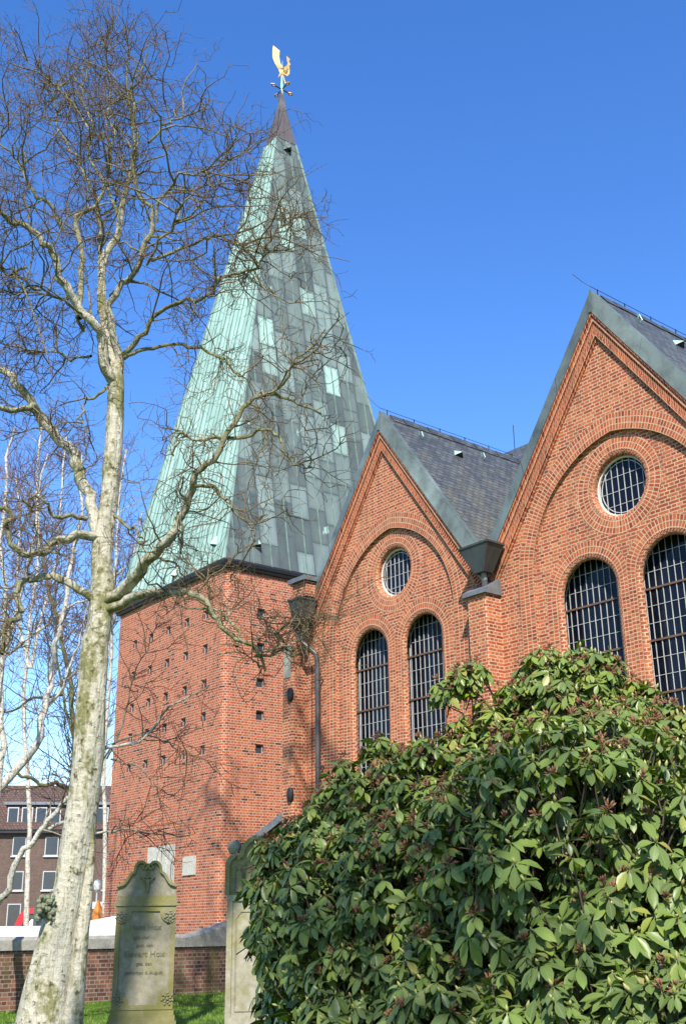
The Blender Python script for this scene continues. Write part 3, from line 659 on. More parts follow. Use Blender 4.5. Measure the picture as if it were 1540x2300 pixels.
# buttress pier in the valley, with cap, hopper and spout
def pier(u0, u1, vf, zt, label, cap_=True):
    b = MB(); c = 0.03
    ol = [(u0, V0+0.02), (u0, vf+c), (u0+c, vf), (u1-c, vf), (u1, vf+c), (u1, V0+0.02)]
    s = 0
    for i in range(5):
        a, d = ol[i], ol[i+1]; L = math.hypot(d[0]-a[0], d[1]-a[1])
        b.face([(a[0], a[1], 0), (d[0], d[1], 0), (d[0], d[1], zt), (a[0], a[1], zt)], [(s, 0), (s+L, 0), (s+L, zt), (s, zt)]); s += L
    bo_ = b.build('buttress', M['brick'], church, label=label)
    if not cap_: return bo_
    k = MB(); k.box(((u0+u1)/2, (vf+V0)/2-0.03, zt+0.045), (u1-u0+0.12, V0-vf+0.10, 0.09)); k.face([(u0-0.06, V0-0.001, zt+0.4), (u0-0.06, vf-0.08, zt+0.092), (u1+0.06, vf-0.08, zt+0.092), (u1+0.06, V0-0.001, zt+0.4)])
    k.face([(u1+0.06, vf-0.08, zt+0.092), (u1+0.06, V0-0.001, zt+0.092), (u1+0.06, V0-0.001, zt+0.4)])
    k.build('buttress_cap', M['lead'], bo_)
    return bo_
pier(-17.02, -16.45, 17.55, 8.40, 'brick pier between the two gables')
lp = pier(-23.85, -23.40, 17.55, 8.62, 'brick pier at the tower end of the gables', False)
def hopper(pr, pb, label):            # open rim rectangle (u0,u1,v0,v1,z) narrowing to the outlet
    h = MB(); (u0, u1, v0, v1, z), (a0, a1, b0, b1, zb) = pr, pb
    R = [(u0, v0, z), (u1, v0, z), (u1, v1, z), (u0, v1, z)]; B = [(a0, b0, zb), (a1, b0, zb), (a1, b1, zb), (a0, b1, zb)]
    for i in range(4): h.face([B[i], B[(i+1) % 4], R[(i+1) % 4], R[i]])
    h.face(B[::-1]); o = h.build('rain_hopper', M['copper_dark'], church, label=label)
    r = MB()
    for i in range(4): 
        p, q = np.array(R[i]), np.array(R[(i+1) % 4]); r.beam(p, q, 0.035, 0.045)
    r.build('rim', M['copper_dark'], o)
    return o
h1 = hopper((-16.98, -16.10, 17.32, 17.86, 9.47), (-16.66, -16.36, 17.44, 17.72, 8.86), 'dark copper rain hopper between the gables')
sp_ = MB(); sp_.tube([(-16.50, 17.58, 8.9), (-16.50, 17.60, 8.72), (-16.56, 17.66, 8.58), (-16.72, 17.74, 8.46)], 0.062, 12); sp_.build('spout', M['lead'], h1)
h2 = hopper((-23.28, -22.74, 17.30, 17.85, 9.70), (-23.10, -22.90, 17.44, 17.66, 8.80), 'dark copper rain hopper next to the tower')
# upper stub of the left pier under a small lead cap
us = MB(); us.box((-23.13, 17.78, 10.02), (0.58, 0.44, 0.40)); us.build('pier_stub', M['brick'], lp)
uc_ = MB(); uc_.box((-23.13, 17.76, 10.29), (0.74, 0.62, 0.12)); uc_.build('stub_cap', M['lead'], lp)
dp = MB(); dp.tube([(-23.0, 17.52, 8.85), (-23.0, 17.52, 8.6), (-22.72, 17.78, 8.25), (-22.68, 17.80, 8.0), (-22.68, 17.80, 0.2)], 0.066, 14)
dpo = dp.build('downpipe', M['pipe'], church)
for z in (7.6, 5.4, 3.2): 
    k = MB(); k.lathe((-22.68, 17.80, z), [(0.066, -0.04), (0.08, -0.04), (0.08, 0.04), (0.066, 0.04)], 14); k.box((-22.68, 17.92, z), (0.03, 0.16, 0.05)); k.build('pipe_bracket', M['pipe'], dpo)
ws = MB(); ws.box((-23.625, 17.545, 8.18), (0.30, 0.03, 0.86)); ws.build('weathering_stone', M['weather_stone'], lp)
for px, py in ((650, 1560), (650, 1785)):
    p = onv(px, py, 17.5); k = MB(); n = 20
    prof = [(0.0, -0.06), (0.07, -0.055), (0.16, -0.02), (0.175, 0.0), (0.175, 0.05)]
    for i in range(len(prof)-1):
        for j in range(n):
            def P(r, v, a): return (p[0]+0.62*r*math.cos(a), 17.5+v, p[2]+r*math.sin(a)*1.05)
            a0, a1 = 2*math.pi*j/n, 2*math.pi*(j+1)/n
            k.face([P(prof[i][0], prof[i][1], a0), P(prof[i][0], prof[i][1], a1), P(prof[i+1][0], prof[i+1][1], a1), P(prof[i+1][0], prof[i+1][1], a0)], smooth=True)
    k.build('anchor_plate', M['iron'], lp)
lw = MB(); lw.tube([(-23.15, 17.98, 8.1), (-23.15, 17.98, 0.2)], 0.009, 5); lw.build('earth_wire', M['iron'], lp)
# low lean-to porch between tower and nave
lo = MB(); A_, B_ = onv(600, 1862, 17.9), onv(632, 1836, 17.9)
sl_ = (B_[2]-A_[2])/(B_[0]-A_[0]); uL = A_[0]-0.35; zL = A_[2]+sl_*(uL-A_[0]); zH = A_[2]+sl_*(-23.46-A_[0])
lo.face([(uL, 18.0, 0), (-23.46, 18.0, 0), (-23.46, 18.0, zH), (uL, 18.0, max(zL, .5))])
lo.face([(uL, 18.0, 0), (uL, 22.5, 0), (uL, 22.5, max(zL, .5)), (uL, 18.0, max(zL, .5))]); lo.build('porch_wall', M['brick'], church)
lr = MB(); lr.face([(uL-0.2, 17.8, max(zL, .5)+0.05-sl_*0.2), (-23.46, 17.8, zH+0.05), (-23.46, 22.5, zH+0.05), (uL-0.2, 22.5, max(zL, .5)+0.05-sl_*0.2)])
lr.face([(uL-0.2, 17.8, max(zL, .5)-0.15-sl_*0.2), (-23.46, 17.8, zH-0.15), (-23.46, 17.8, zH+0.05), (uL-0.2, 17.8, max(zL, .5)+0.05-sl_*0.2)]); lr.build('porch_roof', M['lead'], church)

# ================================================================== tower
RT = YAWT-YAW
TU = np.array([math.cos(RT), math.sin(RT), 0]); TV = np.array([-math.sin(RT), math.cos(RT), 0]); TZ = np.array([0, 0, 1.])
TA = at(508, 1265, 36); TA[2] = 0
TW, TD, TH = 7.58, 8.45, 12.98
tower = thing('church_tower', 'square red brick church tower with a tall green copper spire', 'tower', TA-TU*TW/2+TV*TD/2)
def tw(a, b, z): return TA+TU*a+TV*b+TZ*z
CRR = 0.22
cols = [-1.20, -2.48, -3.78, -5.04, -6.28]; rowz = [11.68, 10.51, 9.33, 8.26, 7.19]; WS = 0.31; WH = 0.31
tm = MB()
def hole(c, z): return [(c-WS/2, z-WH), (c+WS/2, z-WH), (c+WS/2, z), (c-WS/2, z)]
LH = [hole(c, z) for c in cols for z in rowz]
tm.poly([(-TW, 0), (-CRR, 0), (-CRR, TH), (-TW, TH)], LH, lambda a, z: tw(a, 0, z), lambda a, z: (a, z))
RH = [hole(1.41, z) for z in rowz]
tm.poly([(CRR, 0), (TD, 0), (TD, TH), (CRR, TH)], RH, lambda b, z: tw(0, b, z), lambda b, z: (b, z))
for k in range(5):
    a0, a1 = k/5*math.pi/2, (k+1)/5*math.pi/2
    def cp(a): return (-CRR+CRR*math.sin(a), CRR-CRR*math.cos(a))
    p, q = cp(a0), cp(a1); L = CRR*math.pi/2
    tm.face([tw(*p, 0), tw(*q, 0), tw(*q, TH), tw(*p, TH)], [(-CRR+L*k/5, 0), (-CRR+L*(k+1)/5, 0), (-CRR+L*(k+1)/5, TH), (-CRR+L*k/5, TH)])
tm.face([tw(-TW, TD, 0), tw(-TW, 0, 0), tw(-TW, 0, TH), tw(-TW, TD, TH)]); tm.face([tw(0, TD, 0), tw(-TW, TD, 0), tw(-TW, TD, TH), tw(0, TD, TH)])
for h in LH:
    for i in range(4):
        a, b = h[i], h[(i+1) % 4]; tm.face([tw(a[0], 0, a[1]), tw(b[0], 0, b[1]), tw(b[0], 0.14, b[1]), tw(a[0], 0.14, a[1])], [(0.02, 0.02), (0.2, 0.02), (0.2, 0.06), (0.02, 0.06)])
for h in RH:
    for i in range(4):
        a, b = h[i], h[(i+1) % 4]; tm.face([tw(0, a[0], a[1]), tw(0, b[0], b[1]), tw(-0.14, b[0], b[1]), tw(-0.14, a[0], a[1])], [(0.02, 0.02), (0.2, 0.02), (0.2, 0.06), (0.02, 0.06)])
tm.build('tower_wall', M['brick_tower'], tower)
def tower_window(c, z, side):
    P = (lambda a, d, zz: tw(a, d, zz)) if side == 0 else (lambda a, d, zz: tw(-d, a, zz))
    g = MB(); d = 0.085
    g.face([P(c-WS/2, d, z-WH), P(c+WS/2, d, z-WH), P(c+WS/2, d, z), P(c-WS/2, d, z)]); o = g.build('window', M['glass_t'], tower)
    f = MB(); t = 0.03; i0 = WS/2-0.005
    for a0, a1, z0, z1 in ((c-i0, c-i0+t, z-WH, z), (c+i0-t, c+i0, z-WH, z), (c-i0, c+i0, z-t, z), (c-i0, c+i0, z-WH, z-WH+t)):
        f.face([P(a0, d-0.02, z0), P(a1, d-0.02, z0), P(a1, d-0.02, z1), P(a0, d-0.02, z1)])
        f.face([P(a0, d-0.02, z0), P(a0, d-0.02, z1), P(a0, d, z1), P(a0, d, z0)]); f.face([P(a1, d-0.02, z1), P(a1, d-0.02, z0), P(a1, d, z0), P(a1, d, z1)])
    f.build('frame', M['lead_frame'], o)
M['glass_t'] = simple('grey tower glass', (0.05, 0.052, 0.056), 0.15, 0.5); M['lead_frame'] = simple('grey metal frame', (0.34, 0.34, 0.35), 0.5, 0.4, 0.1)
for c in cols:
    for z in rowz: tower_window(c, z, 0)
for z in rowz: tower_window(1.41, z, 1)
for (a0, a1, z0, z1) in ((-4.51, -2.72, 2.35, 4.23), (-2.15, -1.37, 3.24, 3.80)):
    b = MB(); p = [tw(a, d, z) for d in (-0.035, 0.02) for a, z in ((a0, z0), (a1, z0), (a1, z1), (a0, z1))]
    b.face(p[:4]); 
    for i in range(4): b.face([p[i], p[4+i], p[4+(i+1) % 4], p[(i+1) % 4]])
    o = b.build('memorial_tablet', M['tablet'], tower, label='tall pale tablet' if z0 < 3 else 'small pale tablet')
    if z0 < 3:
        for s in range(9):
            rl = MB(); x = a0+0.3+0.15*s; z = z0+0.3; pts = []
            for k in range(7): pts.append(tw(x, -0.037, z)); x += random.uniform(-.12, .12); z += 0.2
            rl.tube(pts, 0.014, 5)
            rl.build('carving', M['tablet'], o)
# eaves
OV = 0.16
ev = MB()
def ring(o_, z): return [tw(o_, -o_, z), tw(o_, TD+o_, z), tw(-TW-o_, TD+o_, z), tw(-TW-o_, -o_, z)]
prof = [(0.0, TH-0.10), (0.10, TH-0.10), (0.13, TH-0.02), (OV, TH+0.02), (OV+0.02, TH+0.12), (OV-0.02, TH+0.20)]
for i in range(len(prof)-1):
    A_, B_ = ring(*prof[i]), ring(*prof[i+1])
    for k in range(4): ev.face([A_[(k) % 4], A_[(k+1) % 4], B_[(k+1) % 4], B_[k % 4]])
ev.build('eaves_gutter', M['iron'], tower)
# spire
ZB = TH+0.16
ctr = TA-TU*3.77+TV*4.60
dd = ray(632, 213); APX = CAM+dd*(np.linalg.norm(ctr[:2]-CAM[:2])/np.linalg.norm(dd[:2])); ZA = float(APX[2]); APX = np.array([ctr[0], ctr[1], ZA])
base = [tw(OV-0.04, -OV+0.04, ZB), tw(OV-0.04, TD+OV-.04, ZB), tw(-TW-OV+.04, TD+OV-.04, ZB), tw(-TW-OV+.04, -OV+.04, ZB)]
def sp(i, t): return base[i]+(APX-base[i])*t
dd2 = ray(632, 318); tcap = 0.875; tned = 0.958
zc = (CAM+dd2*(np.linalg.norm(ctr[:2]-CAM[:2])/np.linalg.norm(dd2[:2])))[2]; tcap = (zc-ZB)/(ZA-ZB)-0.012
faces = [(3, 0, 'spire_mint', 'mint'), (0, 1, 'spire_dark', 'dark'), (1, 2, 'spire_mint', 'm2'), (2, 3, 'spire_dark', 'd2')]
cap = MB(); hips = MB(); seams_o = []
spm = {}
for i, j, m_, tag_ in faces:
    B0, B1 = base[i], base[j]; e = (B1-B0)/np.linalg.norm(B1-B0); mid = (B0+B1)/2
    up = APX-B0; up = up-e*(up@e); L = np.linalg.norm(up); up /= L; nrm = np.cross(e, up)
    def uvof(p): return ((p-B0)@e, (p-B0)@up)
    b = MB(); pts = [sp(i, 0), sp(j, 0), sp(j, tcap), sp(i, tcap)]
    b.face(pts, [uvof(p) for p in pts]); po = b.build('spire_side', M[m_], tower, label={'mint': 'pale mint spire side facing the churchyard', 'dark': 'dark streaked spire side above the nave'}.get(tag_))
    pts = [sp(i, tcap), sp(j, tcap), sp(j, tned), sp(i, tned)]
    pts = [p+nrm*0.015 for p in pts]; cap.face(pts)
    # standing seams run up the slope and stop at the hips
    s_ = MB(); W_ = np.linalg.norm(B1-B0); aw = (APX-B0)@e
    step = 0.66 if m_ == 'spire_mint' else 0.74
    x = step*0.5
    while x < W_:
        y1 = (x/aw*L) if x < aw else ((W_-x)/(W_-aw)*L)
        y1 = min(y1, L*tcap)-0.02
        if y1 > 0.3:
            p0, p1 = B0+e*x, B0+e*x+up*y1
            hh = 0.045
            for (u0, u1, n0, n1) in ((-.014, -.014, 0, hh), (-.014, .014, hh, hh), (.014, .014, hh, 0)):
                s_.face([p0+e*u0+nrm*n0, p0+e*u1+nrm*n1, p1+e*u1+nrm*n1, p1+e*u0+nrm*n0])
        x += step
    s_.build('standing_seams', M['seam'], po)
for i in range(4):
    hips.tube([sp(i, 0.0), sp(i, tcap)], 0.045, 6)
hips.build('hip_rolls', M['seam'], tower)
nz0 = [sp(i, tned) for i in range(4)]; top_z = (CAM+ray(632, 203)*(np.linalg.norm(ctr[:2]-CAM[:2])/np.linalg.norm(ray(632, 203)[:2])))[2]
nz1 = [APX*np.array([1, 1, 0])+TZ*top_z+(b_-APX)*np.array([1, 1, 0])*0.012 for b_ in base]
for k in range(4): cap.face([nz0[k], nz0[(k+1) % 4], nz1[(k+1) % 4], nz1[k]])
cap.build('spire_cap', M['copper_cap'], tower)
def spire_vent(i, j, px, py, s, nm, open_):
    B0 = base[i]; e = (base[j]-B0)/np.linalg.norm(base[j]-B0); up = APX-B0; up = up-e*(up@e); up /= np.linalg.norm(up); n = np.cross(e, up)
    d = ray(px, py); p = CAM+d*(((B0-CAM)@n)/(d@n))
    v = MB(); a, b, c, t = p-e*s*.5+n*0.02, p+e*s*.5+n*0.02, p+up*s*1.5+n*0.01, p+n*s*0.75
    v.face([a, t, c]); v.face([t, b, c]); o = v.build('spire_vent', M['spire_dark'] if i == 0 else M['spire_mint'], tower)
    q = MB(); q.face([a, b, t-up*0.004]); q.build('vent_opening', M['iron'], o)
spire_vent(0, 1, 645, 340, 0.42, '', 1); spire_vent(0, 1, 577, 1228, 0.34, '', 1); spire_vent(3, 0, 483, 1226, 0.30, '', 1); spire_vent(3, 0, 395, 1296, 0.3, '', 1)

# weather vane
vb = APX*np.array([1, 1, 0])+TZ*top_z
vane = thing('weather_vane', 'gilded weathercock on a mint pole with four diamond pointers at the spire tip', 'weathercock', vb)
dv = np.linalg.norm((vb-CAM)@CF)/F_PX
def vpt(x, y, off=0.0):                          # zoomed survey coordinates to the upright plane through the mast
    px, py = 540+x/7, 80+y/7; d = ray(px, py); n = np.array([HF[0], HF[1], 0]); return CAM+d*(((vb-CAM)@n+off)/(d@n))
po = MB(); po.tube([vb-TZ*0.3, vpt(650, 840), vpt(652, 640), vpt(656, 480)], [0.075, 0.065, 0.05, 0.03], 8); po.tube([vpt(656, 480), vpt(660, 392)], [0.02, 0.006], 5); po.build('pole', M['mint'], vane)
ck = MB()
cock = [(515, 155), (615, 235), (608, 330), (622, 420), (650, 482), (675, 500), (700, 500), (728, 465), (742, 432), (732, 402), (722, 318), (778, 368), (762, 408), (788, 458), (766, 462), (773, 540), (770, 600), (737, 637), (690, 614), (668, 592), (712, 745), (703, 757), (655, 600), (590, 658), (618, 580), (600, 535), (572, 490), (545, 440), (520, 385), (505, 330), (505, 220)]
def thick(x): return 0.05+0.13*math.exp(-((x-690)/60)**2)
c0 = [vpt(x, y, -thick(x)*0.25) for x, y in cock]; c1 = [vpt(x, y, thick(x)*0.25) for x, y in cock]
ctrp = [(sum(x for x, y in cock)/len(cock)), 0]
ck.poly(cock, [], lambda a, b: vpt(a, b, -thick(a)*0.5)); ck.poly(cock, [], lambda a, b: vpt(a, b, thick(a)*0.5), flip=True)
for i in range(len(cock)):
    a, b = cock[i], cock[(i+1) % len(cock)]
    ck.face([vpt(*a, -thick(a[0])*.5), vpt(*b, -thick(b[0])*.5), vpt(*b, thick(b[0])*.5), vpt(*a, thick(a[0])*.5)])
ck.lathe(vpt(705, 555)-TZ*0.26, [(0.0, 0.0), (0.10, 0.06), (0.15, 0.2), (0.13, 0.36), (0.05, 0.5), (0.0, 0.52)], 12, 1.0, 0.8)
ck.build('cock', M['gold'], vane)
cz = vpt(650, 845); zc_ = float(cz[2])
for ex, ey in ((475, 750), (770, 725), (540, 970), (825, 940)):
    E_ = onz(540+ex/7, 80+ey/7, zc_); c_ = np.array([cz[0], cz[1], zc_]); r_ = E_-c_; L = np.linalg.norm(r_); r_ /= L; sd_ = np.array([-r_[1], r_[0], 0])
    a = MB(); a.beam(c_+r_*0.05, c_+r_*(L*0.55), 0.04); ao = a.build('pointer', M['iron'], vane)
    q = MB(); w2 = 0.10; dia = [(L*0.5, 0), (L*0.75, w2), (L, 0), (L*0.75, -w2)]
    din = [(L*0.60, 0), (L*0.75, w2*0.42), (L*0.90, 0), (L*0.75, -w2*0.42)]
    for z_, fl in ((0.02, False), (-0.02, True)):
        for i in range(4):
            f4 = [c_+r_*x+sd_*y+TZ*z_ for x, y in (dia[i], dia[(i+1) % 4], din[(i+1) % 4], din[i])]; q.face(f4 if fl else f4[::-1])
    for i in range(4):
        for o_ in (dia, din):
            x0, x1 = o_[i], o_[(i+1) % 4]; q.face([c_+r_*x0[0]+sd_*x0[1]-TZ*.02, c_+r_*x1[0]+sd_*x1[1]-TZ*.02, c_+r_*x1[0]+sd_*x1[1]+TZ*.02, c_+r_*x0[0]+sd_*x0[1]+TZ*.02])
    q.build('diamond', M['gold'], ao)

# ================================================================== walls of the churchyard
wu = -24.45
cw = thing('churchyard_wall', 'low mossy brick wall with a grey concrete coping behind the gravestones', 'wall', (wu, 10, 0))
b = MB(); b.box((wu-0.2, 8.5, 0.6), (0.36, 17.0, 1.32)); b.build('brickwork', M['brick_old'], cw)
c = MB(); YE = 17.0; yk = 15.3
prof = [(-0.44, 1.24), (0.04, 1.24), (0.045, 1.44), (-0.2, 1.52), (-0.445, 1.44)]
pr0 = [(wu+x, 0.0, z) for x, z in prof]; n_ = 9
for k in range(n_):
    y0, y1 = k*yk/n_, (k+1)*yk/n_-0.006
    A_ = [(wu+x, y0, z) for x, z in prof]; B_ = [(wu+x, y1, z) for x, z in prof]
    for i in range(5): c.face([A_[i], A_[(i+1) % 5], B_[(i+1) % 5], B_[i]])
    c.face(A_[::-1]); c.face(B_)
A_ = [(wu+x, yk, z) for x, z in prof]; B_ = [(wu+x, YE, z+(0.42 if z > 1.3 else 0.0)) for x, z in prof]
for i in range(5): c.face([A_[i], A_[(i+1) % 5], B_[(i+1) % 5], B_[i]])
c.face(A_[::-1]); c.face(B_); c.build('coping', M['coping'], cw)
# white rendered wall beyond, its top rising to the right
pts = [(-60, 2081), (60, 2080.5), (140, 2079), (185, 2071), (262, 2057), (300, 2052), (345, 2052)]
ww = thing('white_wall', 'white rendered low wall with a rising top in front of the tower', 'wall', at(140, 2090, 31)*np.array([1, 1, 0]))
m = MB(); tops = [at(x, y, 31.5-0.002*x) for x, y in pts]
th = HF*0.25
for i in range(len(tops)-1):
    a, b2 = tops[i], tops[i+1]; a0, b0 = a*np.array([1, 1, 0]), b2*np.array([1, 1, 0])
    m.face([a0, b0, b2, a]); m.face([b0+th, a0+th, a+th, b2+th]); m.face([a, b2, b2+th, a+th])
a, b2 = tops[0], tops[-1]; m.face([a*np.array([1, 1, 0]), a, a+th, a*np.array([1, 1, 0])+th]); m.face([b2*np.array([1, 1, 0]), b2*np.array([1, 1, 0])+th, b2+th, b2]); m.build('rendered_wall', M['white_wall'], ww)

# ================================================================== gravestones
def local(o, ang):
    r_ = HR*math.cos(ang)+HF*math.sin(ang); f_ = HF*math.cos(ang)-HR*math.sin(ang)
    return lambda x, y, z: np.array([o[0], o[1], 0])+r_*x+f_*y+TZ*z
g1 = loc(-2.74, 16.4, 0)
S1 = thing('gravestone', 'tall mossy sandstone gravestone with scrolled pediment and carved crucifix', 'gravestone', g1)
G = local(g1, math.radians(9))
def slab(mb, x0, x1, y0, y1, z0, z1, ch=0.0):
    P = lambda x, y, z: G(x, y, z)
    for f in ([(x0, y0, z0), (x1, y0, z0), (x1, y0, z1), (x0, y0, z1)], [(x1, y1, z0), (x0, y1, z0), (x0, y1, z1), (x1, y1, z1)], [(x0, y1, z0), (x0, y0, z0), (x0, y0, z1), (x0, y1, z1)],
              [(x1, y0, z0), (x1, y1, z0), (x1, y1, z1), (x1, y0, z1)], [(x0, y0, z1), (x1, y0, z1), (x1, y1, z1), (x0, y1, z1)], [(x0, y1, z0), (x1, y1, z0), (x1, y0, z0), (x0, y0, z0)]): mb.face([P(*p) for p in f])
def moulded(mb, outline, y0, y1):
    mb.prism(outline, lambda a, b: G(a, y0, b), lambda a, b: G(a, y1, b))
hw = 0.40; TH1 = 0.20
b = MB(); slab(b, -0.45, 0.45, -0.05, TH1+0.06, 0, 0.46); slab(b, -0.43, 0.43, -0.03, TH1+0.04, 0.46, 0.53); slab(b, -0.415, 0.415, -0.015, TH1+0.02, 0.53, 0.60); b.build('plinth', M['stone_moss'], S1)
b = MB(); slab(b, -hw, hw, 0, TH1, 0.60, 1.90); so = b.build('slab', M['stone'], S1)
# raised frame round a sunk panel with notched corners
def notch(x, z0, z1, r, n=7):
    o_ = []
    for cx, cz, a0 in ((-x, z0, 90), (x, z0, 180), (x, z1, 270), (-x, z1, 0)):
        for k in range(n+1):
            a = math.radians(a0-90*k/n) ; o_.append((cx+r*math.cos(a), cz+r*math.sin(a)))
    return o_
fo = [(-hw, 0.60), (hw, 0.60), (hw, 1.90), (-hw, 1.90)]; fi = notch(0.335, 0.66, 1.83, 0.15)
f = MB(); f.poly(fo, [fi], lambda a, z: G(a, -0.025, z)); 
for i in range(4): f.face([G(fo[i][0], -0.025, fo[i][1]), G(fo[i][0], 0.0, fo[i][1]), G(fo[(i+1) % 4][0], 0.0, fo[(i+1) % 4][1]), G(fo[(i+1) % 4][0], -0.025, fo[(i+1) % 4][1])])
for i in range(len(fi)):
    a, c_ = fi[i], fi[(i+1) % len(fi)]; f.face([G(a[0], -0.025, a[1]), G(c_[0], -0.025, c_[1]), G(c_[0], 0.0, c_[1]), G(a[0], 0.0, a[1])])
f.build('raised_frame', M['stone_moss'], so)
for sx, sz in ((-1, 0.70), (1, 0.70), (1, 1.79), (-1, 1.79)):
    r_ = MB(); cx, cz = sx*0.325, sz+(0.03 if sz < 1 else -0.03)
    for k in range(7):
        a = k*2*math.pi/7
        for rr in (0.045, 0.072): 
            p0 = (cx+rr*math.cos(a+rr*9), cz+rr*math.sin(a+rr*9)); 
            r_.lathe(G(p0[0], -0.028, p0[1]), [(0.0, -0.016), (0.016, -0.008), (0.018, 0.004), (0.0, 0.018)], 6)
    r_.lathe(G(cx, -0.03, cz), [(0.0, -0.02), (0.02, -0.01), (0.022, 0.008), (0.0, 0.022)], 8); r_.build('corner_rosette', M['stone'], so)
def text(s, x, z, size, mat, parent, name='lettering', bl=True):
    cu = bpy.data.curves.new(name, 'FONT'); cu.body = s; cu.size = size; cu.align_x = 'CENTER'; cu.extrude = 0.006; cu.resolution_u = 2
    o = bpy.data.objects.new(name, cu); COL.objects.link(o)
    dg = bpy.context.evaluated_depsgraph_get(); me = bpy.data.meshes.new_from_object(o.evaluated_get(dg)); bpy.data.objects.remove(o)
    V = np.zeros(len(me.vertices)*3); me.vertices.foreach_get('co', V); V = V.reshape(-1, 3)
    Wd = np.array([G(x+p[0], -0.004-p[2], z+p[1]) for p in V]); me.vertices.foreach_set('co', Wd.astype(np.float32).ravel()); me.materials.clear(); me.materials.append(mat); me.update()
    o = bpy.data.objects.new(name, me); COL.objects.link(o); return dress(o, parent)
text('Hans Hox', 0.0, 1.595, 0.105, M['letter'], so); text('geb. den 11.', 0.0, 1.48, 0.062, M['letter'], so); text('gest. den', 0.0, 1.38, 0.062, M['letter'], so)
text('Sievert Hox', 0.0, 1.255, 0.11, M['letter'], so); text('geb. den', 0.0, 1.15, 0.062, M['letter'], so); text('gestorben d. August', 0.0, 1.04, 0.062, M['letter'], so)
b = MB(); slab(b, -0.43, 0.43, -0.045, TH1+0.03, 1.90, 1.935); slab(b, -0.41, 0.41, -0.03, TH1+0.02, 1.935, 1.975); slab(b, -0.40, 0.40, -0.02, TH1+0.01, 1.975, 2.03); b.build('cornice', M['stone_moss'], S1)
half = [(0.40, 2.03), (0.385, 2.10), (0.41, 2.16), (0.40, 2.175), (0.33, 2.20), (0.275, 2.27), (0.235, 2.33), (0.195, 2.355), (0.19, 2.41), (0.165, 2.455), (0.12, 2.485), (0.06, 2.485), (0.02, 2.45)]
ol = half+[(-x, z) for x, z in half[::-1]]
b = MB(); moulded(b, ol, 0.0, TH1); pd = b.build('pediment', M['stone'], S1)
for s in (-1, 1):
    m = MB(); L = fit(half[2:], 26); T = np.gradient(L, axis=0); T /= np.linalg.norm(T, axis=1, keepdims=True)
    I = L-np.stack([-T[:, 1], T[:, 0]], 1)*-0.036; 
    for a, c_, y0, y1 in ((L, I, -0.045, TH1+0.03),):
        for i in range(len(a)-1):
            q8 = [G(s*p[0], y, p[1]) for y in (y0, y1) for p in (a[i], a[i+1], c_[i+1], c_[i])]
            for f4 in ((0, 1, 2, 3), (7, 6, 5, 4), (0, 4, 5, 1), (3, 2, 6, 7)): m.face([q8[k] for k in f4])
        for i in (0, len(a)-1): m.face([G(s*a[i][0], y0, a[i][1]), G(s*c_[i][0], y0, c_[i][1]), G(s*c_[i][0], y1, c_[i][1]), G(s*a[i][0], y1, a[i][1])])
    m.build('scroll_moulding', M['stone_moss'], pd)
    m = MB(); sc_ = fit([(0.02, 2.45), (0.010, 2.41), (0.03, 2.38), (0.062, 2.385), (0.067, 2.415), (0.045, 2.425)], 14)
    m.tube([G(s*x, -0.02, z) for x, z in sc_], 0.018, 7); m.build('volute', M['stone_moss'], pd)
cr = MB(); cr.beam(G(0, -0.012, 2.06), G(0, -0.012, 2.36), 0.022); cr.beam(G(-0.10, -0.012, 2.27), G(0.10, -0.012, 2.27), 0.022)
cr.tube([G(-0.09, -0.03, 2.27), G(-0.03, -0.035, 2.23), G(0, -0.04, 2.20), G(0.03, -0.035, 2.23), G(0.09, -0.03, 2.27)], [0.009, 0.012, 0.016, 0.012, 0.009], 6); cr.tube([G(0, -0.035, 2.25), G(0, -0.045, 2.19), G(0.008, -0.04, 2.13), G(0, -0.03, 2.07)], [0.016, 0.024, 0.017, 0.009], 7)
cr.lathe(G(0, -0.04, 2.25), [(0, 0), (0.017, 0.01), (0.018, 0.025), (0, 0.04)], 7); cr.build('crucifix', M['stone_moss'], pd)

g2 = loc((560-770)/F_PX*15.6*0.94, 15.6, 0)
S2 = thing('gravestone', 'tall pale gravestone with carved figures and a ball finial, half behind the bush', 'gravestone', g2)
G = local(g2, math.radians(4)); hw = 0.36
b = MB(); slab(b, -0.40, 0.40, -0.04, 0.24, 0, 0.2); slab(b, -hw, hw, 0, 0.2, 0.2, 2.0); so = b.build('slab', M['stone_pale'], S2)
f = MB(); inn = [(-0.29, 0.55), (0.29, 0.55), (0.29, 1.93), (-0.29, 1.93)]; fo = [(-hw, 0.2), (hw, 0.2), (hw, 2.0), (-hw, 2.0)]
f.poly(fo, [inn], lambda a, z: G(a, -0.03, z))
for i in range(4):
    a, c_ = inn[i], inn[(i+1) % 4]; f.face([G(a[0], -0.03, a[1]), G(c_[0], -0.03, c_[1]), G(c_[0], 0, c_[1]), G(a[0], 0, a[1])])
    a, c_ = fo[i], fo[(i+1) % 4]; f.face([G(a[0], 0, a[1]), G(c_[0], 0, c_[1]), G(c_[0], -0.03, c_[1]), G(a[0], -0.03, a[1])])
f.build('raised_frame', M['stone_pale'], so)
f = MB(); ct = [(-0.24, 0.62), (0.24, 0.62), (0.24, 1.72), (0.18, 1.80), (-0.18, 1.80), (-0.24, 1.72)]
for i in range(6):
    a, c_ = ct[i], ct[(i+1) % 6]; f.beam(G(a[0], -0.004, a[1]), G(c_[0], -0.004, c_[1]), 0.016, 0.014)
f.build('inner_bead', M['stone_pale'], so)
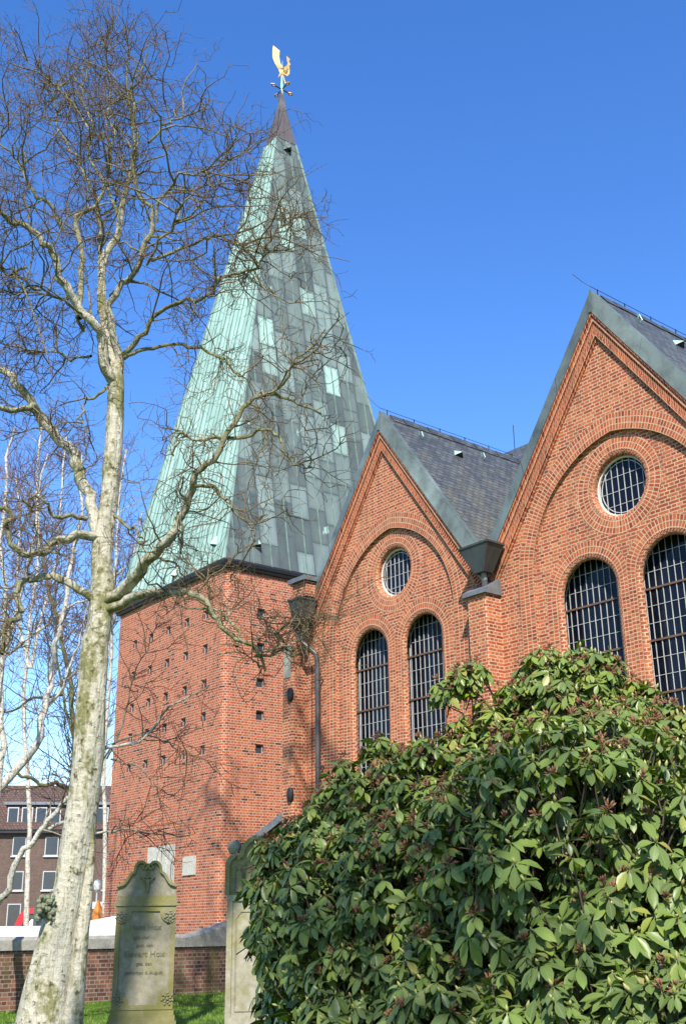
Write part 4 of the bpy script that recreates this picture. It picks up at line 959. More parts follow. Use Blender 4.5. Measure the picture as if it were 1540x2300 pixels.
ar = [(-hw, 2.0)]+[(-hw+0.13-0.13*math.cos(math.radians(a)), 2.36+0.13*math.sin(math.radians(a))) for a in range(0, 91, 15)]+[(-0.19, 2.47)]+[(0.02-0.20*math.cos(math.radians(a)), 2.50+0.20*math.sin(math.radians(a))) for a in range(0, 181, 18)]+[(0.23, 2.47), (hw-0.06, 2.47), (hw, 2.36), (hw, 2.0)]
b = MB(); moulded(b, ar, 0.03, 0.2); hd = b.build('head_panel', M['stone_moss'], S2)
fr = MB()
for i in range(len(ar)-1): fr.beam(G(ar[i][0], 0.04, ar[i][1]), G(ar[i+1][0], 0.04, ar[i+1][1]), 0.12, 0.06, up=tuple(HR))
fr.build('arched_moulding', M['stone_moss'], hd)
for x, h_ in ((-0.21, 0.34), (-0.09, 0.38), (0.06, 0.33), (0.19, 0.36)):
    q = MB(); q.lathe(G(x, 0.01, 2.03), [(0.0, 0), (0.055, 0.01), (0.045, h_*0.45), (0.05, h_*0.7), (0.02, h_*0.80), (0.036, h_*0.88), (0.034, h_*0.97), (0.0, h_*1.04)], 9, 1, 0.9); q.build('carved_figure', M['stone_moss'], hd)
q = MB(); q.lathe(G(-hw+0.08, 0.1, 2.47), [(0.03, 0), (0.03, 0.04), (0.07, 0.06), (0.095, 0.12), (0.09, 0.17), (0.05, 0.215), (0, 0.225)], 14); q.build('ball_finial', M['stone'], S2)

# ================================================================== beyond the churchyard
def lab(l0, d0, ang, z=0.0):
    o = loc(l0, d0, z); r_ = HR*math.cos(ang)+HF*math.sin(ang); f_ = HF*math.cos(ang)-HR*math.sin(ang)
    return o, (lambda x, y, z: o+r_*x+f_*y+TZ*z)
D0 = 105.0; ANG = math.radians(8)
o_b, B = lab((100-770)/F_PX*D0*0.94-1.3, D0, ANG)
ab = thing('apartment_building', 'brown brick apartment building with a tiled roof and dormer windows behind the trees', 'building', o_b)
def bx(mb, x0, x1, y0, y1, z0, z1, P):
    c = [P(x, y, z) for x in (x0, x1) for y in (y0, y1) for z in (z0, z1)]
    for f in ((0, 4, 5, 1), (6, 2, 3, 7), (2, 0, 1, 3), (4, 6, 7, 5), (1, 5, 7, 3), (2, 6, 4, 0)): mb.face([c[i] for i in f])
m = MB(); bx(m, -14, 12, 0, 9, 0, 10.1, B); m.build('wall', M['brick_flat'], ab)
m = MB(); bx(m, -14, 12, -0.5, 0.0, 10.0, 10.35, B); m.build('eaves', M['iron'], ab)
m = MB(); m.face([B(-14.4, -0.6, 10.3), B(12.4, -0.6, 10.3), B(12.4, 4.5, 14.7), B(-14.4, 4.5, 14.7)]); m.face([B(12.4, 9.6, 10.3), B(-14.4, 9.6, 10.3), B(-14.4, 4.5, 14.7), B(12.4, 4.5, 14.7)])
m.face([B(12, 0, 10.1), B(12, 9, 10.1), B(12, 4.5, 15.0)]); rf = m.build('roof', M['rooftile'], ab)
for x0, x1 in ((-3.3, 1.9), (4.3, 7.6)):
    m = MB(); bx(m, x0, x1, 0.3, 3.0, 10.6, 12.5, B); d_ = m.build('dormer', M['rooftile'], rf)
    m = MB(); bx(m, x0-0.2, x1+0.2, 0.0, 3.2, 12.5, 12.75, B); m.build('dormer_roof', M['lead'], rf)
    n = int((x1-x0)/1.25)
    for k in range(n):
        a = x0+0.15+k*(x1-x0-0.3)/n; e = a+(x1-x0-0.3)/n-0.25
        m = MB(); bx(m, a, e, 0.22, 0.32, 10.8, 12.3, B); o = m.build('window', M['white_pvc'], ab)
        m = MB(); bx(m, a+0.1, e-0.1, 0.18, 0.23, 10.95, 12.2, B); m.build('pane', M['winglass'], o)
for zr0, hh in ((8.1, 1.6), (5.2, 1.6), (1.9, 2.2)):
    for x in (-12.5, -9.4, -6.2, -2.45, 0.35, 5.55, 8.8):
        m = MB(); bx(m, x, x+1.15, -0.06, 0.05, zr0, zr0+hh, B); o = m.build('window', M['white_pvc'], ab)
        m = MB(); bx(m, x+0.08, x+1.07, -0.10, -0.05, zr0+0.10, zr0+hh-0.08, B); m.build('pane', M['winglass'], o)
        m = MB(); bx(m, x-0.1, x+1.25, -0.16, 0.02, zr0-0.12, zr0, B); m.build('sill', M['white_pvc'], o)
# low annex, awning and lamp at the right of it
o_a, A2 = lab((214-770)/F_PX*80*0.94, 80, ANG)
ax = thing('low_annex', 'low brick annex with a white fascia beside the tower', 'building', o_a)
m = MB(); bx(m, -0.55, 3.5, 0, 4, 0, 3.1, A2); m.build('wall', M['brick_flat'], ax); m = MB(); bx(m, -0.75, 3.7, -0.2, 4.1, 3.1, 3.55, A2); m.build('fascia', M['white_pvc'], ax)
m = MB(); m.face([A2(0.35, -1.2, 4.15), A2(3, -1.2, 4.9), A2(3, 0, 5.1), A2(0.35, 0, 4.5)]); m.build('awning', M['pink'], ax)
lp_ = loc((201-770)/F_PX*62*0.94, 62, 0)
sl = thing('street_lamp', 'white street lamp with a round head behind the birch trunk', 'street lamp', lp_)
m = MB(); m.lathe(lp_, [(0.06, 0), (0.05, 2), (0.035, 3.6)], 8); m.build('post', M['white_pvc'], sl)
m = MB(); m.lathe(lp_, [(0.04, 3.55), (0.16, 3.7), (0.2, 3.9), (0.16, 4.12), (0.0, 4.2)], 12); m.build('lamp_head', M['frame_white'], sl)
o_p = loc((206-770)/F_PX*55*0.94, 55, 0)
pr = thing('closed_parasol', 'orange closed parasol between birch trunk and tower', 'parasol', o_p)
m = MB(); m.lathe(o_p, [(0.03, 0), (0.03, 0.9)], 6); m.build('pole', M['iron'], pr)
m = MB(); prof = [(0.42, 0.85), (0.40, 1.2), (0.30, 1.9), (0.16, 2.6), (0.03, 3.0)]; n = 16
for i in range(4):
    for k in range(n):
        def Pp(r, z, k): a = 2*math.pi*k/n; q = r*(1+0.22*(k % 2)); return o_p+np.array([q*math.cos(a), q*math.sin(a), z])
        m.face([Pp(prof[i][0], prof[i][1], k), Pp(prof[i][0], prof[i][1], k+1), Pp(prof[i+1][0], prof[i+1][1], k+1), Pp(prof[i+1][0], prof[i+1][1], k)])
m.build('canopy', M['orange'], pr)
# vehicles
def vehicle(nm, label, cat, l0, d0, ang, prof, wid, paint, wins, wheels, L):
    o, P = lab(l0, d0, ang, SZ); t = thing(nm, label, cat, o)
    b = MB(); n = len(prof)
    def q(x, z, s): 
        ins = 0.0 if z < 1.0 else 0.10*(z-1.0)
        return P(x, s*(wid/2-ins), z)
    b.poly(prof, [], lambda x, z: q(x, z, -1)); b.poly(prof, [], lambda x, z: q(x, z, 1), flip=True)
    for i in range(n):
        a, c_ = prof[i], prof[(i+1) % n]; b.face([q(*c_, -1), q(*a, -1), q(*a, 1), q(*c_, 1)])
    b.build('body', paint, t)
    for w_ in wins:
        m = MB(); m.poly(w_, [], lambda x, z: q(x, z, -1)+(P(0, -0.012, 0)-P(0, 0, 0))); m.build('side_window', M['carglass'], t)
    for x in wheels:
        for s in (-1, 1):
            m = MB()
            for k in range(16):
                a0, a1 = 2*math.pi*k/16, 2*math.pi*(k+1)/16
                def Wp(a, r, y): return P(x+r*math.cos(a), s*y, 0.32+r*math.sin(a))
                m.face([Wp(a0, .32, wid/2+.01), Wp(a1, .32, wid/2+.01), Wp(a1, .32, wid/2-.2), Wp(a0, .32, wid/2-.2)]); m.face([Wp(a0, 0.0, wid/2+.012), Wp(a0, .32, wid/2+.01), Wp(a1, .32, wid/2+.01)])
            m.build('wheel', M['rubber'], t)
    fr = MB(); xs = [p for p in prof]; 
    return t, P, q
vp_ = [(-1.25, 0.35), (2.1, 0.35), (2.1, 1.9), (1.95, 2.12), (-0.55, 2.12), (-0.95, 1.85), (-1.2, 1.25), (-1.3, 0.9)]
t, P, q = vehicle('parked_van', 'red van parked beyond the white wall, behind a dark stone cross', 'van', (74-770)/F_PX*62*0.94, 62, math.radians(14), vp_, 1.8, M['red_paint'], [[(-0.85, 1.2), (-0.25, 1.2), (-0.25, 1.85), (-0.62, 1.85)], [(-0.12, 1.2), (0.35, 1.2), (0.35, 1.85), (-0.12, 1.85)]], (-0.6, 1.5), 3.4)
vp_ = [(-1.4, 0.35), (1.6, 0.35), (1.65, 0.9), (1.3, 1.05), (0.85, 1.7), (-0.75, 1.75), (-1.35, 1.1)]
t, P, q = vehicle('parked_car', 'white car parked beside the red van, cut off by the birch trunk', 'car', (116-770)/F_PX*52*0.94, 52, math.radians(10), vp_, 1.75, M['white_paint'], [[(-0.95, 1.12), (-0.1, 1.12), (-0.1, 1.55), (-0.65, 1.58)], [(0.0, 1.12), (0.95, 1.12), (0.7, 1.55), (0.0, 1.55)]], (-0.85, 1.0), 3)
o_c, P = lab((66-770)/F_PX*46*0.94, 46, 0, 0.12)
sc_ = thing('grave_cross', 'dark stone cross standing in front of the red van', 'cross', o_c)
m = MB(); bx(m, -0.07, 0.07, -0.05, 0.05, 0.3, 2.42, P); bx(m, -0.20, -0.071, -0.05, 0.05, 1.98, 2.13, P); bx(m, 0.071, 0.20, -0.05, 0.05, 1.98, 2.13, P); m.build('cross', M['green_stone'], sc_)
m = MB(); bx(m, -0.25, 0.25, -0.15, 0.15, 0, 0.3, P); m.build('pedestal', M['green_stone'], sc_)

# ================================================================== trees
def limb3d(pts, d0, d1, w0, w1, wig=0.0):          # traced outline -> 3-D centre line with its own depth run and thickness
    n = max(6, int(len(pts)*3.2)); q = fit(pts, n); s = np.linspace(0, 1, n)
    dist = d0+(d1-d0)*s**0.8
    P = np.array([at(x, y, d) for (x, y), d in zip(q[:, :2], dist)])
    if wig:
        sp_ = np.cumsum(RNG.normal(0, 1, (n, 3)), axis=0); sp_ -= np.linspace(0, 1, n)[:, None]*sp_[-1]; P = P+sp_*wig*np.minimum(1, 4*s)[:, None]
    zz = np.array([(p-CAM)@CF for p in P]); R = (w0+(w1-w0)*s**0.85)*0.5*zz/F_PX
    return P, R
def spawn(Ps, Rs, dens, L, n, r0, spread=0.9, curl=0.35, up=0.15, droop=0.0, tmin=0.15, taper=0.25, bias=None):
    S, D, LL = [], [], []
    for P, R in zip(Ps, Rs):
        seg = np.linalg.norm(np.diff(P, axis=0), axis=1); c = np.concatenate([[0], np.cumsum(seg)]); tot = c[-1]
        k = RNG.poisson(dens*tot*(1-tmin)); 
        if k == 0: continue
        t = (tmin+(1-tmin)*RNG.uniform(0, 1, k)**0.85)*tot; i = np.clip(np.searchsorted(c, t)-1, 0, len(seg)-1); f = ((t-c[i])/np.maximum(seg[i], 1e-6))[:, None]
        S.append(P[i]*(1-f)+P[i+1]*f); T = (P[i+1]-P[i])/np.maximum(seg[i], 1e-6)[:, None]
        D.append(T); LL.append(RNG.uniform(L[0], L[1], k)*(1.1-0.5*t/tot))
    if not S: return np.zeros((0, n, 3)), np.zeros((0, n))
    S = np.concatenate(S); T = np.concatenate(D); LL = np.concatenate(LL); k = len(S)
    rnd = RNG.normal(0, 1, (k, 3)); rnd -= (rnd*T).sum(1, keepdims=True)*T; rnd /= np.linalg.norm(rnd, axis=1, keepdims=True)
    d = T*RNG.uniform(0.15, 0.8, (k, 1))+rnd*spread+np.array([0, 0, up]); 
    if bias is not None: d = d+bias
    d /= np.linalg.norm(d, axis=1, keepdims=True)
    pts = [S]; step = (LL/(n-1))[:, None]
    for j in range(n-1):
        pts.append(pts[-1]+d*step*RNG.uniform(0.7, 1.3, (k, 1))); d = d+RNG.normal(0, curl, (k, 3))+np.array([0, 0, up*0.35-droop]); d /= np.linalg.norm(d, axis=1, keepdims=True)
    P = np.stack(pts, 1); R = r0*(LL/np.mean(LL))[:, None]**0.7*np.linspace(1, taper, n)[None]
    return P, R
def rows(P): return [p for p in P]

DT = 16.0
tb = at(98, 2300, DT); tb[2] = 0
birch = thing('birch_tree', 'large old birch with flared mossy white trunk and bare crown before the tower', 'tree', tb)
W_ = Wood()
trunk = [(92, 2345, 150), (97, 2300, 128), (110, 2200, 102), (131, 2100, 88), (156, 2000, 79), (171, 1900, 77), (186, 1800, 73), (198, 1700, 71), (205, 1600, 69), (211, 1500, 67), (214, 1450, 64), (226, 1390, 58), (230, 1340, 58), (230, 1290, 50), (229, 1240, 50), (238, 1170, 42), (248, 1100, 42), (252, 1040, 44), (256, 1000, 41), (260, 900, 38), (262, 850, 36), (256, 810, 30), (250, 790, 28), (240, 740, 24), (230, 690, 22), (229, 640, 19), (231, 595, 18), (240, 565, 17), (266, 530, 15), (270, 490, 14), (280, 440, 12), (296, 380, 10), (305, 345, 9), (300, 300, 7), (292, 240, 6), (285, 180, 5), (288, 110, 4), (280, 60, 3)]
q = fit(trunk, 130); P = np.array([at(x, y, DT) for x, y in q[:, :2]]); zz = np.array([(p-CAM)@CF for p in P]); R = q[:, 2]*0.47*zz/F_PX
W_.add(P, R, 36)
q = fit([(158, 2345, 56), (163, 2290, 48), (173, 2200, 38), (184, 2100, 33), (193, 2030, 29), (201, 1960, 22), (206, 1900, 14), (207, 1850, 7)], 30)
P2 = np.array([at(x, y, DT-0.04) for x, y in q[:, :2]]); W_.add(P2, q[:, 2]*0.5*np.array([(p-CAM)@CF for p in P2])/F_PX, 16)
q = fit([(66, 2350, 62), (84, 2290, 44), (104, 2200, 34), (124, 2110, 26), (144, 2030, 16)], 20)
P3 = np.array([at(x, y, DT-0.02) for x, y in q[:, :2]]); W_.add(P3, q[:, 2]*0.5*np.array([(p-CAM)@CF for p in P3])/F_PX, 14)
W_.build('trunk', M['bark'], birch, lump=0.038)
LIMBS = [  # (points, depth at start, depth at end, width at start, width at end)
 ([(262, 860), (238, 835), (215, 790), (190, 740), (160, 700), (135, 645), (115, 600), (90, 565), (65, 530), (30, 500), (-20, 460)], 16, 14.6, 30, 9),
 ([(178, 715), (172, 600), (155, 550), (140, 515), (190, 480), (215, 435), (200, 385), (205, 300), (190, 220), (205, 140)], 15.6, 16.6, 15, 3),
 ([(140, 515), (120, 470), (90, 430), (60, 380), (20, 330), (0, 280)], 15.8, 15.2, 11, 3),
 ([(262, 855), (272, 800), (268, 750), (272, 690), (300, 630), (330, 595), (345, 555), (352, 500), (350, 450), (340, 420), (332, 370), (334, 310), (322, 250), (315, 190), (330, 120)], 16, 15.3, 22, 3),
 ([(225, 700), (222, 640), (216, 570), (203, 500), (200, 450), (180, 400), (150, 340), (130, 260), (110, 190)], 16, 17.3, 14, 3),
 ([(342, 585), (390, 567), (425, 540), (450, 525), (480, 520), (530, 530), (580, 550), (625, 510), (665, 485), (700, 475)], 15.6, 14.5, 9, 3),
 ([(276, 800), (320, 750), (360, 710), (425, 700), (465, 690), (500, 645), (540, 625), (575, 615), (600, 585), (650, 560)], 16, 14.8, 14, 3),
 ([(278, 805), (340, 757), (380, 745), (430, 755), (465, 780), (500, 805), (530, 830), (560, 822), (590, 800)], 16, 15.2, 12, 3),
 ([(232, 1350), (260, 1342), (290, 1315), (325, 1255), (360, 1205), (400, 1150), (435, 1095), (470, 1040), (520, 985), (540, 935), (565, 900), (615, 890), (670, 905), (720, 930)], 16, 14.0, 34, 4),
 ([(562, 902), (590, 875), (640, 850), (665, 800), (700, 770), (730, 740)], 14.4, 13.9, 9, 3),
 ([(520, 985), (480, 985), (450, 980), (415, 985), (395, 995), (385, 1018)], 14.5, 14.7, 11, 4),
 ([(520, 985), (565, 980), (600, 985), (615, 1015), (645, 1035), (700, 1048)], 14.5, 13.9, 9, 3),
 ([(440, 1092), (480, 1095), (520, 1120), (540, 1150), (560, 1175), (600, 1155)], 14.8, 14.2, 9, 3),
 ([(558, 1172), (568, 1200), (572, 1228)], 14.3, 14.2, 5, 2),
 ([(345, 1240), (375, 1270), (392, 1290), (400, 1320)], 15.3, 15.0, 7, 3),
 ([(400, 1150), (408, 1190), (412, 1225)], 15.0, 15.0, 9, 4),
 ([(234, 1372), (260, 1362), (300, 1341), (350, 1333), (390, 1345), (425, 1365), (465, 1395), (500, 1435), (530, 1450), (560, 1465), (585, 1490), (596, 1506)], 16, 14.4, 26, 6),
 ([(572, 1474), (610, 1465), (620, 1425), (640, 1412), (665, 1420), (685, 1400), (705, 1375)], 14.5, 14.2, 8, 3),
 ([(612, 1472), (640, 1468), (665, 1460), (695, 1450)], 14.4, 14.1, 6, 3),
 ([(532, 1452), (538, 1420), (520, 1395), (505, 1375), (480, 1345), (470, 1310), (455, 1262)], 14.6, 15.0, 9, 3),
 ([(228, 1215), (200, 1202), (170, 1213), (140, 1215), (115, 1235), (100, 1245), (65, 1240), (45, 1225), (30, 1190), (15, 1150), (-20, 1125)], 16, 15.0, 22, 9),
 ([(232, 1240), (212, 1192), (195, 1160), (170, 1120), (145, 1070), (125, 1020), (100, 975), (80, 940), (60, 900), (30, 855), (-20, 815)], 16, 16.8, 34, 16),
 ([(195, 1165), (145, 1160), (125, 1130), (100, 1120), (85, 1150), (75, 1185)], 16.1, 15.6, 12, 4),
 ([(95, 955), (75, 930), (45, 925), (20, 915), (-20, 910)], 16.5, 16.0, 16, 12),
 ([(226, 1352), (200, 1347), (165, 1325), (135, 1315), (105, 1315), (80, 1320), (70, 1340), (85, 1375), (80, 1410), (55, 1440), (45, 1460), (-10, 1485)], 16, 15.0, 22, 9),
 ([(252, 1155), (275, 1155), (290, 1160), (310, 1180), (330, 1205), (340, 1232)], 16, 15.5, 9, 3),
 ([(352, 500), (350, 440), (380, 420), (415, 405), (440, 380), (480, 360), (520, 345), (560, 345)], 15.4, 14.8, 8, 3),
 ([(334, 320), (370, 300), (400, 270), (430, 250), (470, 225)], 15.3, 15.8, 7, 2.5),
 ([(270, 500), (250, 440), (240, 380), (250, 310), (235, 240), (245, 160), (230, 90)], 16, 16.9, 8, 2.5),
 ([(60, 600), (30, 600), (0, 590), (-30, 610)], 15.2, 14.8, 7, 4),
 ([(90, 650), (60, 635), (30, 610), (0, 600)], 15.4, 15.0, 7, 3),
 ([(190, 745), (140, 690), (90, 660), (60, 640), (30, 660), (0, 650)], 15.8, 15.4, 9, 3),
 ([(250, 860), (225, 890), (205, 890), (195, 920), (198, 985)], 16, 15.6, 9, 3),
 ([(330, 595), (380, 500), (420, 470), (460, 430), (520, 420), (560, 400)], 15.6, 14.6, 7, 2.5),
 ([(205, 300), (170, 250), (130, 200), (90, 150), (50, 120)], 16.4, 16.9, 6, 2.5),
 ([(205, 800), (165, 800), (120, 780), (80, 790), (30, 770)], 16, 17.2, 7, 3),
]
LP, LR = [], []
for pts, d0, d1, w0, w1 in LIMBS:
    P, R = limb3d(pts, d0, d1, w0*0.92, w1, 0.035); LP.append(P); LR.append(R)
    x = Wood(); x.add(P, R, 10); x.build('branch', M['bark'], birch, lump=0.085)
# upper trunk also carries boughs
q = fit(trunk[21:], 40); TP = np.array([at(x, y, DT) for x, y in q[:, :2]])
srcP, srcR = LP+[TP], LR+[np.full(40, 0.05)]
hi = [k for k, (pts, *_r_) in enumerate(LIMBS) if np.mean([p[1] for p in pts]) < 700]; lo_ = [k for k in range(len(LIMBS)) if k not in hi]
Ba, Ra = spawn([LP[k] for k in hi]+[TP[14:]], [LR[k] for k in hi]+[np.full(26, 0.05)], 7.6, (0.6, 2.3), 8, 0.0125, spread=1.0, curl=0.32, up=0.12, droop=0.02, tmin=0.2)
Bb_, Rb_ = spawn([LP[k] for k in lo_], [LR[k] for k in lo_], 6.2, (0.4, 1.6), 8, 0.0105, spread=1.0, curl=0.38, up=0.10, droop=0.03, tmin=0.26)
B1, R1 = np.concatenate([Ba, Bb_]), np.concatenate([Ra, Rb_])
B2, R2 = spawn(rows(B1)+srcP, rows(R1)+srcR, 6.0, (0.25, 1.0), 6, 0.0058, spread=1.0, curl=0.40, up=0.08, droop=0.01, taper=0.45, tmin=0.26)
B3, R3 = spawn(rows(B2), rows(R2), 7.0, (0.12, 0.55), 5, 0.0034, spread=0.9, curl=0.38, up=0.04, droop=0.03, taper=0.6)
# dense witch's-broom of twigs at the tip of the low bough
bc = [LP[17], LP[18]]
B4, R4 = spawn(bc, LR[17:19], 34, (0.35, 1.0), 6, 0.005, spread=1.1, curl=0.35, up=0.25, taper=0.5)
B5, R5 = spawn(rows(B4), rows(R4), 5, (0.15, 0.45), 4, 0.003, spread=0.9, curl=0.3, taper=0.6)
x = Wood(); x.add(B1, R1, 6); x.add(B4, R4, 4); x.build('branchlets', M['bark'], birch, kind='stuff')
x = Wood(); x.add(B2, R2, 4); x.add(B3, R3, 3); x.add(B5, R5, 3); x.build('twigs', M['bark'], birch, kind='stuff')
# burr on the trunk
bu = MB(); bp = at(104, 2038, DT-0.26)
for k in range(60): 
    c_ = bp+RNG.normal(0, 0.06, 3)*[1, 1, 1.3]; r_ = RNG.uniform(0.02, 0.05); bu.lathe(c_-TZ*r_, [(0, 0), (r_*.7, r_*.3), (r_, r_), (r_*.7, r_*1.7), (0, 2*r_)], 9)
bu.build('burr', M['bark_green'], birch)

def stem_tree(name, label, stems, mat, base_px, d, dens1, dens2, dens3, L1=(0.5, 1.6), twig=0.004, up=0.25, group=None, cat='tree', curl=0.25, droop=0.0, tmin=0.2):
    b = at(base_px[0], base_px[1], d); b[2] = 0
    t = thing(name, label, cat, b, group)
    Ps, Rs = [], []
    for pts, d0, d1, w0, w1 in stems:
        P, R = limb3d(pts, d0, d1, w0*0.92, w1, 0.04); 
        x = Wood(); x.add(P, R, 9); x.build('trunk' if not Ps else 'stem', mat, t, lump=0.03); Ps.append(P); Rs.append(R)
    A, RA_ = spawn(Ps, Rs, dens1, L1, 8, twig*2.6, spread=0.8, curl=curl*0.7, up=up, droop=droop, tmin=tmin)
    Bb, RB = spawn(rows(A)+Ps, rows(RA_)+Rs, dens2, (0.3, 1.1), 6, twig*1.5, spread=0.8, curl=curl, up=up*0.5, droop=droop, taper=0.5, tmin=tmin)
    Cc, RC = spawn(rows(Bb), rows(RB), dens3, (0.15, 0.6), 4, twig, spread=0.8, curl=curl, up=up*0.3, droop=droop, taper=0.7)
    x = Wood(); x.add(A, RA_, 4); x.add(Bb, RB, 3); x.add(Cc, RC, 3); x.build('twigs', mat, t, kind='stuff')
    return t
GB = 'birches and bare trees behind the old birch'
stem_tree('slender_birch', 'slender white birch with two leaning stems whose red twigs hang across the tower', [
    ([(-40, 2110), (0, 2012), (15, 1988), (38, 1945), (75, 1890), (112, 1858), (150, 1815), (190, 1765), (225, 1722), (280, 1685), (335, 1655), (375, 1622), (430, 1575), (470, 1540)], 22, 21.2, 20, 3),
    ([(112, 1862), (150, 1838), (200, 1832), (250, 1840), (300, 1846), (340, 1872), (380, 1860)], 22, 21.0, 10, 2.5),
    ([(250, 1705), (300, 1730), (350, 1765), (400, 1790), (440, 1800)], 21.6, 21, 5, 2),
    ([(225, 1722), (270, 1660), (340, 1662), (400, 1690), (450, 1720)], 21.7, 21, 5, 2),
    ([(240, 1705), (285, 1600), (300, 1520), (340, 1440), (355, 1400)], 21.6, 21, 5, 2)], M['bark_white'], (-40, 2110), 22, 4.6, 4.4, 4.0, (0.5, 1.9), 0.0046, 0.10, curl=0.20, droop=0.045, tmin=0.32)
BGT = [
 ('white birch at the left edge of the photo with an upright pale trunk', [([(-12, 2120), (-6, 1760), (5, 1560), (14, 1440), (20, 1330), (16, 1240), (28, 1130), (22, 1040), (35, 960)], 24, 24, 24, 5)], 'bark_white', (-12, 2120), 24, 'slender_birch'),
 ('white birch whose pale leaning trunk crosses behind the left of the old birch', [([(-30, 1820), (0, 1765), (50, 1708), (88, 1620), (112, 1520), (132, 1420), (148, 1330), (166, 1230), (180, 1120), (185, 1020)], 27, 27.5, 24, 4), ([(95, 1600), (140, 1555), (165, 1480), (195, 1400), (210, 1330)], 27.3, 27, 8, 3)], 'bark_white', (-60, 2120), 27, 'slender_birch'),
 ('slim white birch with a trunk leaning to the right beyond the leaning birch', [([(-20, 1560), (10, 1480), (40, 1390), (62, 1300), (85, 1210), (96, 1120), (108, 1020)], 31, 31, 14, 3), ([(20, 1470), (90, 1420), (150, 1370), (205, 1345)], 31, 30.5, 8, 4)], 'bark_white', (-60, 2120), 31, 'slender_birch'),
 ('dark mossy bare tree rising directly behind the old birch trunk', [([(146, 2125), (146, 1900), (147, 1800), (150, 1700), (148, 1600), (140, 1500), (125, 1400), (100, 1300), (90, 1200)], 30, 30, 20, 6), ([(148, 1770), (120, 1758), (90, 1760), (50, 1752), (10, 1745)], 30, 29, 12, 6), ([(140, 1560), (90, 1560), (40, 1590), (0, 1600)], 30, 29, 8, 4)], 'bark_dark', (146, 2125), 30, 'bare_tree'),
 ('bare tree with fine purple twigs between the birch trunk and the spire', [([(235, 2060), (236, 1800), (245, 1600), (255, 1400), (262, 1250), (270, 1120), (285, 1010)], 46, 46, 12, 4), ([(240, 1500), (260, 1380), (300, 1250), (320, 1150)], 46, 46, 6, 3)], 'bark_white', (235, 2060), 46, 'bare_tree'),
 ('bare tree with thin upright white shoots at the left behind the old birch', [([(60, 2080), (70, 1800), (60, 1600), (75, 1400), (90, 1200), (85, 1050), (95, 950)], 40, 40, 14, 4), ([(70, 1500), (105, 1350), (130, 1200), (140, 1050), (150, 980)], 40, 40, 9, 3), ([(65, 1500), (40, 1350), (45, 1200), (35, 1060)], 40, 40, 9, 3)], 'bark_white', (60, 2080), 40, 'bare_tree'),
 ('bare tree with a purple haze of twigs near the far apartment house', [([(175, 2080), (176, 1850), (182, 1650), (190, 1480), (205, 1320), (215, 1180)], 52, 52, 12, 4), ([(178, 1700), (140, 1560), (120, 1420), (125, 1300)], 52, 52, 8, 3), ([(182, 1650), (215, 1500), (240, 1400), (262, 1280)], 52, 52, 8, 3)], 'bark_dark', (175, 2080), 52, 'bare_tree'),
]
for label, stems, mt, bp_, d, nm in BGT:
    k = d/24.0
    stem_tree(nm, label, stems, M[mt], bp_, d, 4.0/k**0.5, 4.2/k**0.4, 4.2/k**0.4, (0.8*k, 2.2*k), 0.0046*k**0.9, 0.35, GB, curl=0.22, tmin=0.25)
# neighbouring tree behind the viewpoint; only its shade reaches the gravestones
st_base = g1+np.array([SUN_H[0], SUN_H[1], 0])*20.3+HR*(-0.31); st_base[2] = 0
sht = thing('bare_tree', 'bare tree standing behind the viewpoint and shading the gravestone', 'tree', st_base)
n = 16; zz = np.linspace(0, 24, n); P = np.stack([st_base[0]+HR[0]*0.20*(zz-20)+0.08*np.sin(zz*.7), st_base[1]+HR[1]*0.20*(zz-20)+0.08*np.cos(zz*.5), zz], -1)
x = Wood(); x.add(P, np.linspace(0.30, 0.20, n), 10); x.build('trunk', M['bark_dark'], sht)
A, RA_ = spawn([P], [zz], 1.6, (2, 4.5), 9, 0.05, spread=1.0, up=0.4, curl=0.2, tmin=0.25); Bb, RB = spawn(rows(A), rows(RA_), 2.0, (0.6, 1.8), 6, 0.016, curl=0.3)
x = Wood(); x.add(A, RA_, 5); x.add(Bb, RB, 3); x.build('branches', M['bark_dark'], sht, kind='stuff')
SD = np.array(sd)
def shade_limb(px, py, v, t, spread, dens):
    tgt = (onv(px, py, v) if v else at(px, py, 26))+SD*t; root = P[10]; md = (root+tgt)/2+np.array([0, 0, 1.0])+HR*6.5; sp1 = np.linspace(0, 1, 14)[:, None]
    L = (1-sp1)**2*root+2*sp1*(1-sp1)*md+sp1**2*tgt; L = np.concatenate([L, tgt+np.cumsum(np.tile((L[-1]-L[-2])*[1, 1, .4], (5, 1)), 0)]); Rr_ = np.linspace(0.14, 0.04, len(L))
    a, ra = spawn([L], [Rr_], dens, (1.0, spread), 8, 0.035, spread=1.0, curl=0.3, tmin=0.6); b_, rb_ = spawn(rows(a), rows(ra), 2.5, (0.5, 1.2), 5, 0.014, curl=0.35)
    x = Wood(); x.add(L, Rr_, 8); x.add(a, ra, 5); x.add(b_, rb_, 3); x.build('limb', M['bark_dark'], sht)
shade_limb(672, 1600, 17.8, 27.0, 3.2, 4.5); shade_limb(700, 1750, 17.8, 25.0, 2.8, 3.5)
VV, QQ = [], []  # added leaf clumps out of view, set sunward to dapple the bush with shade
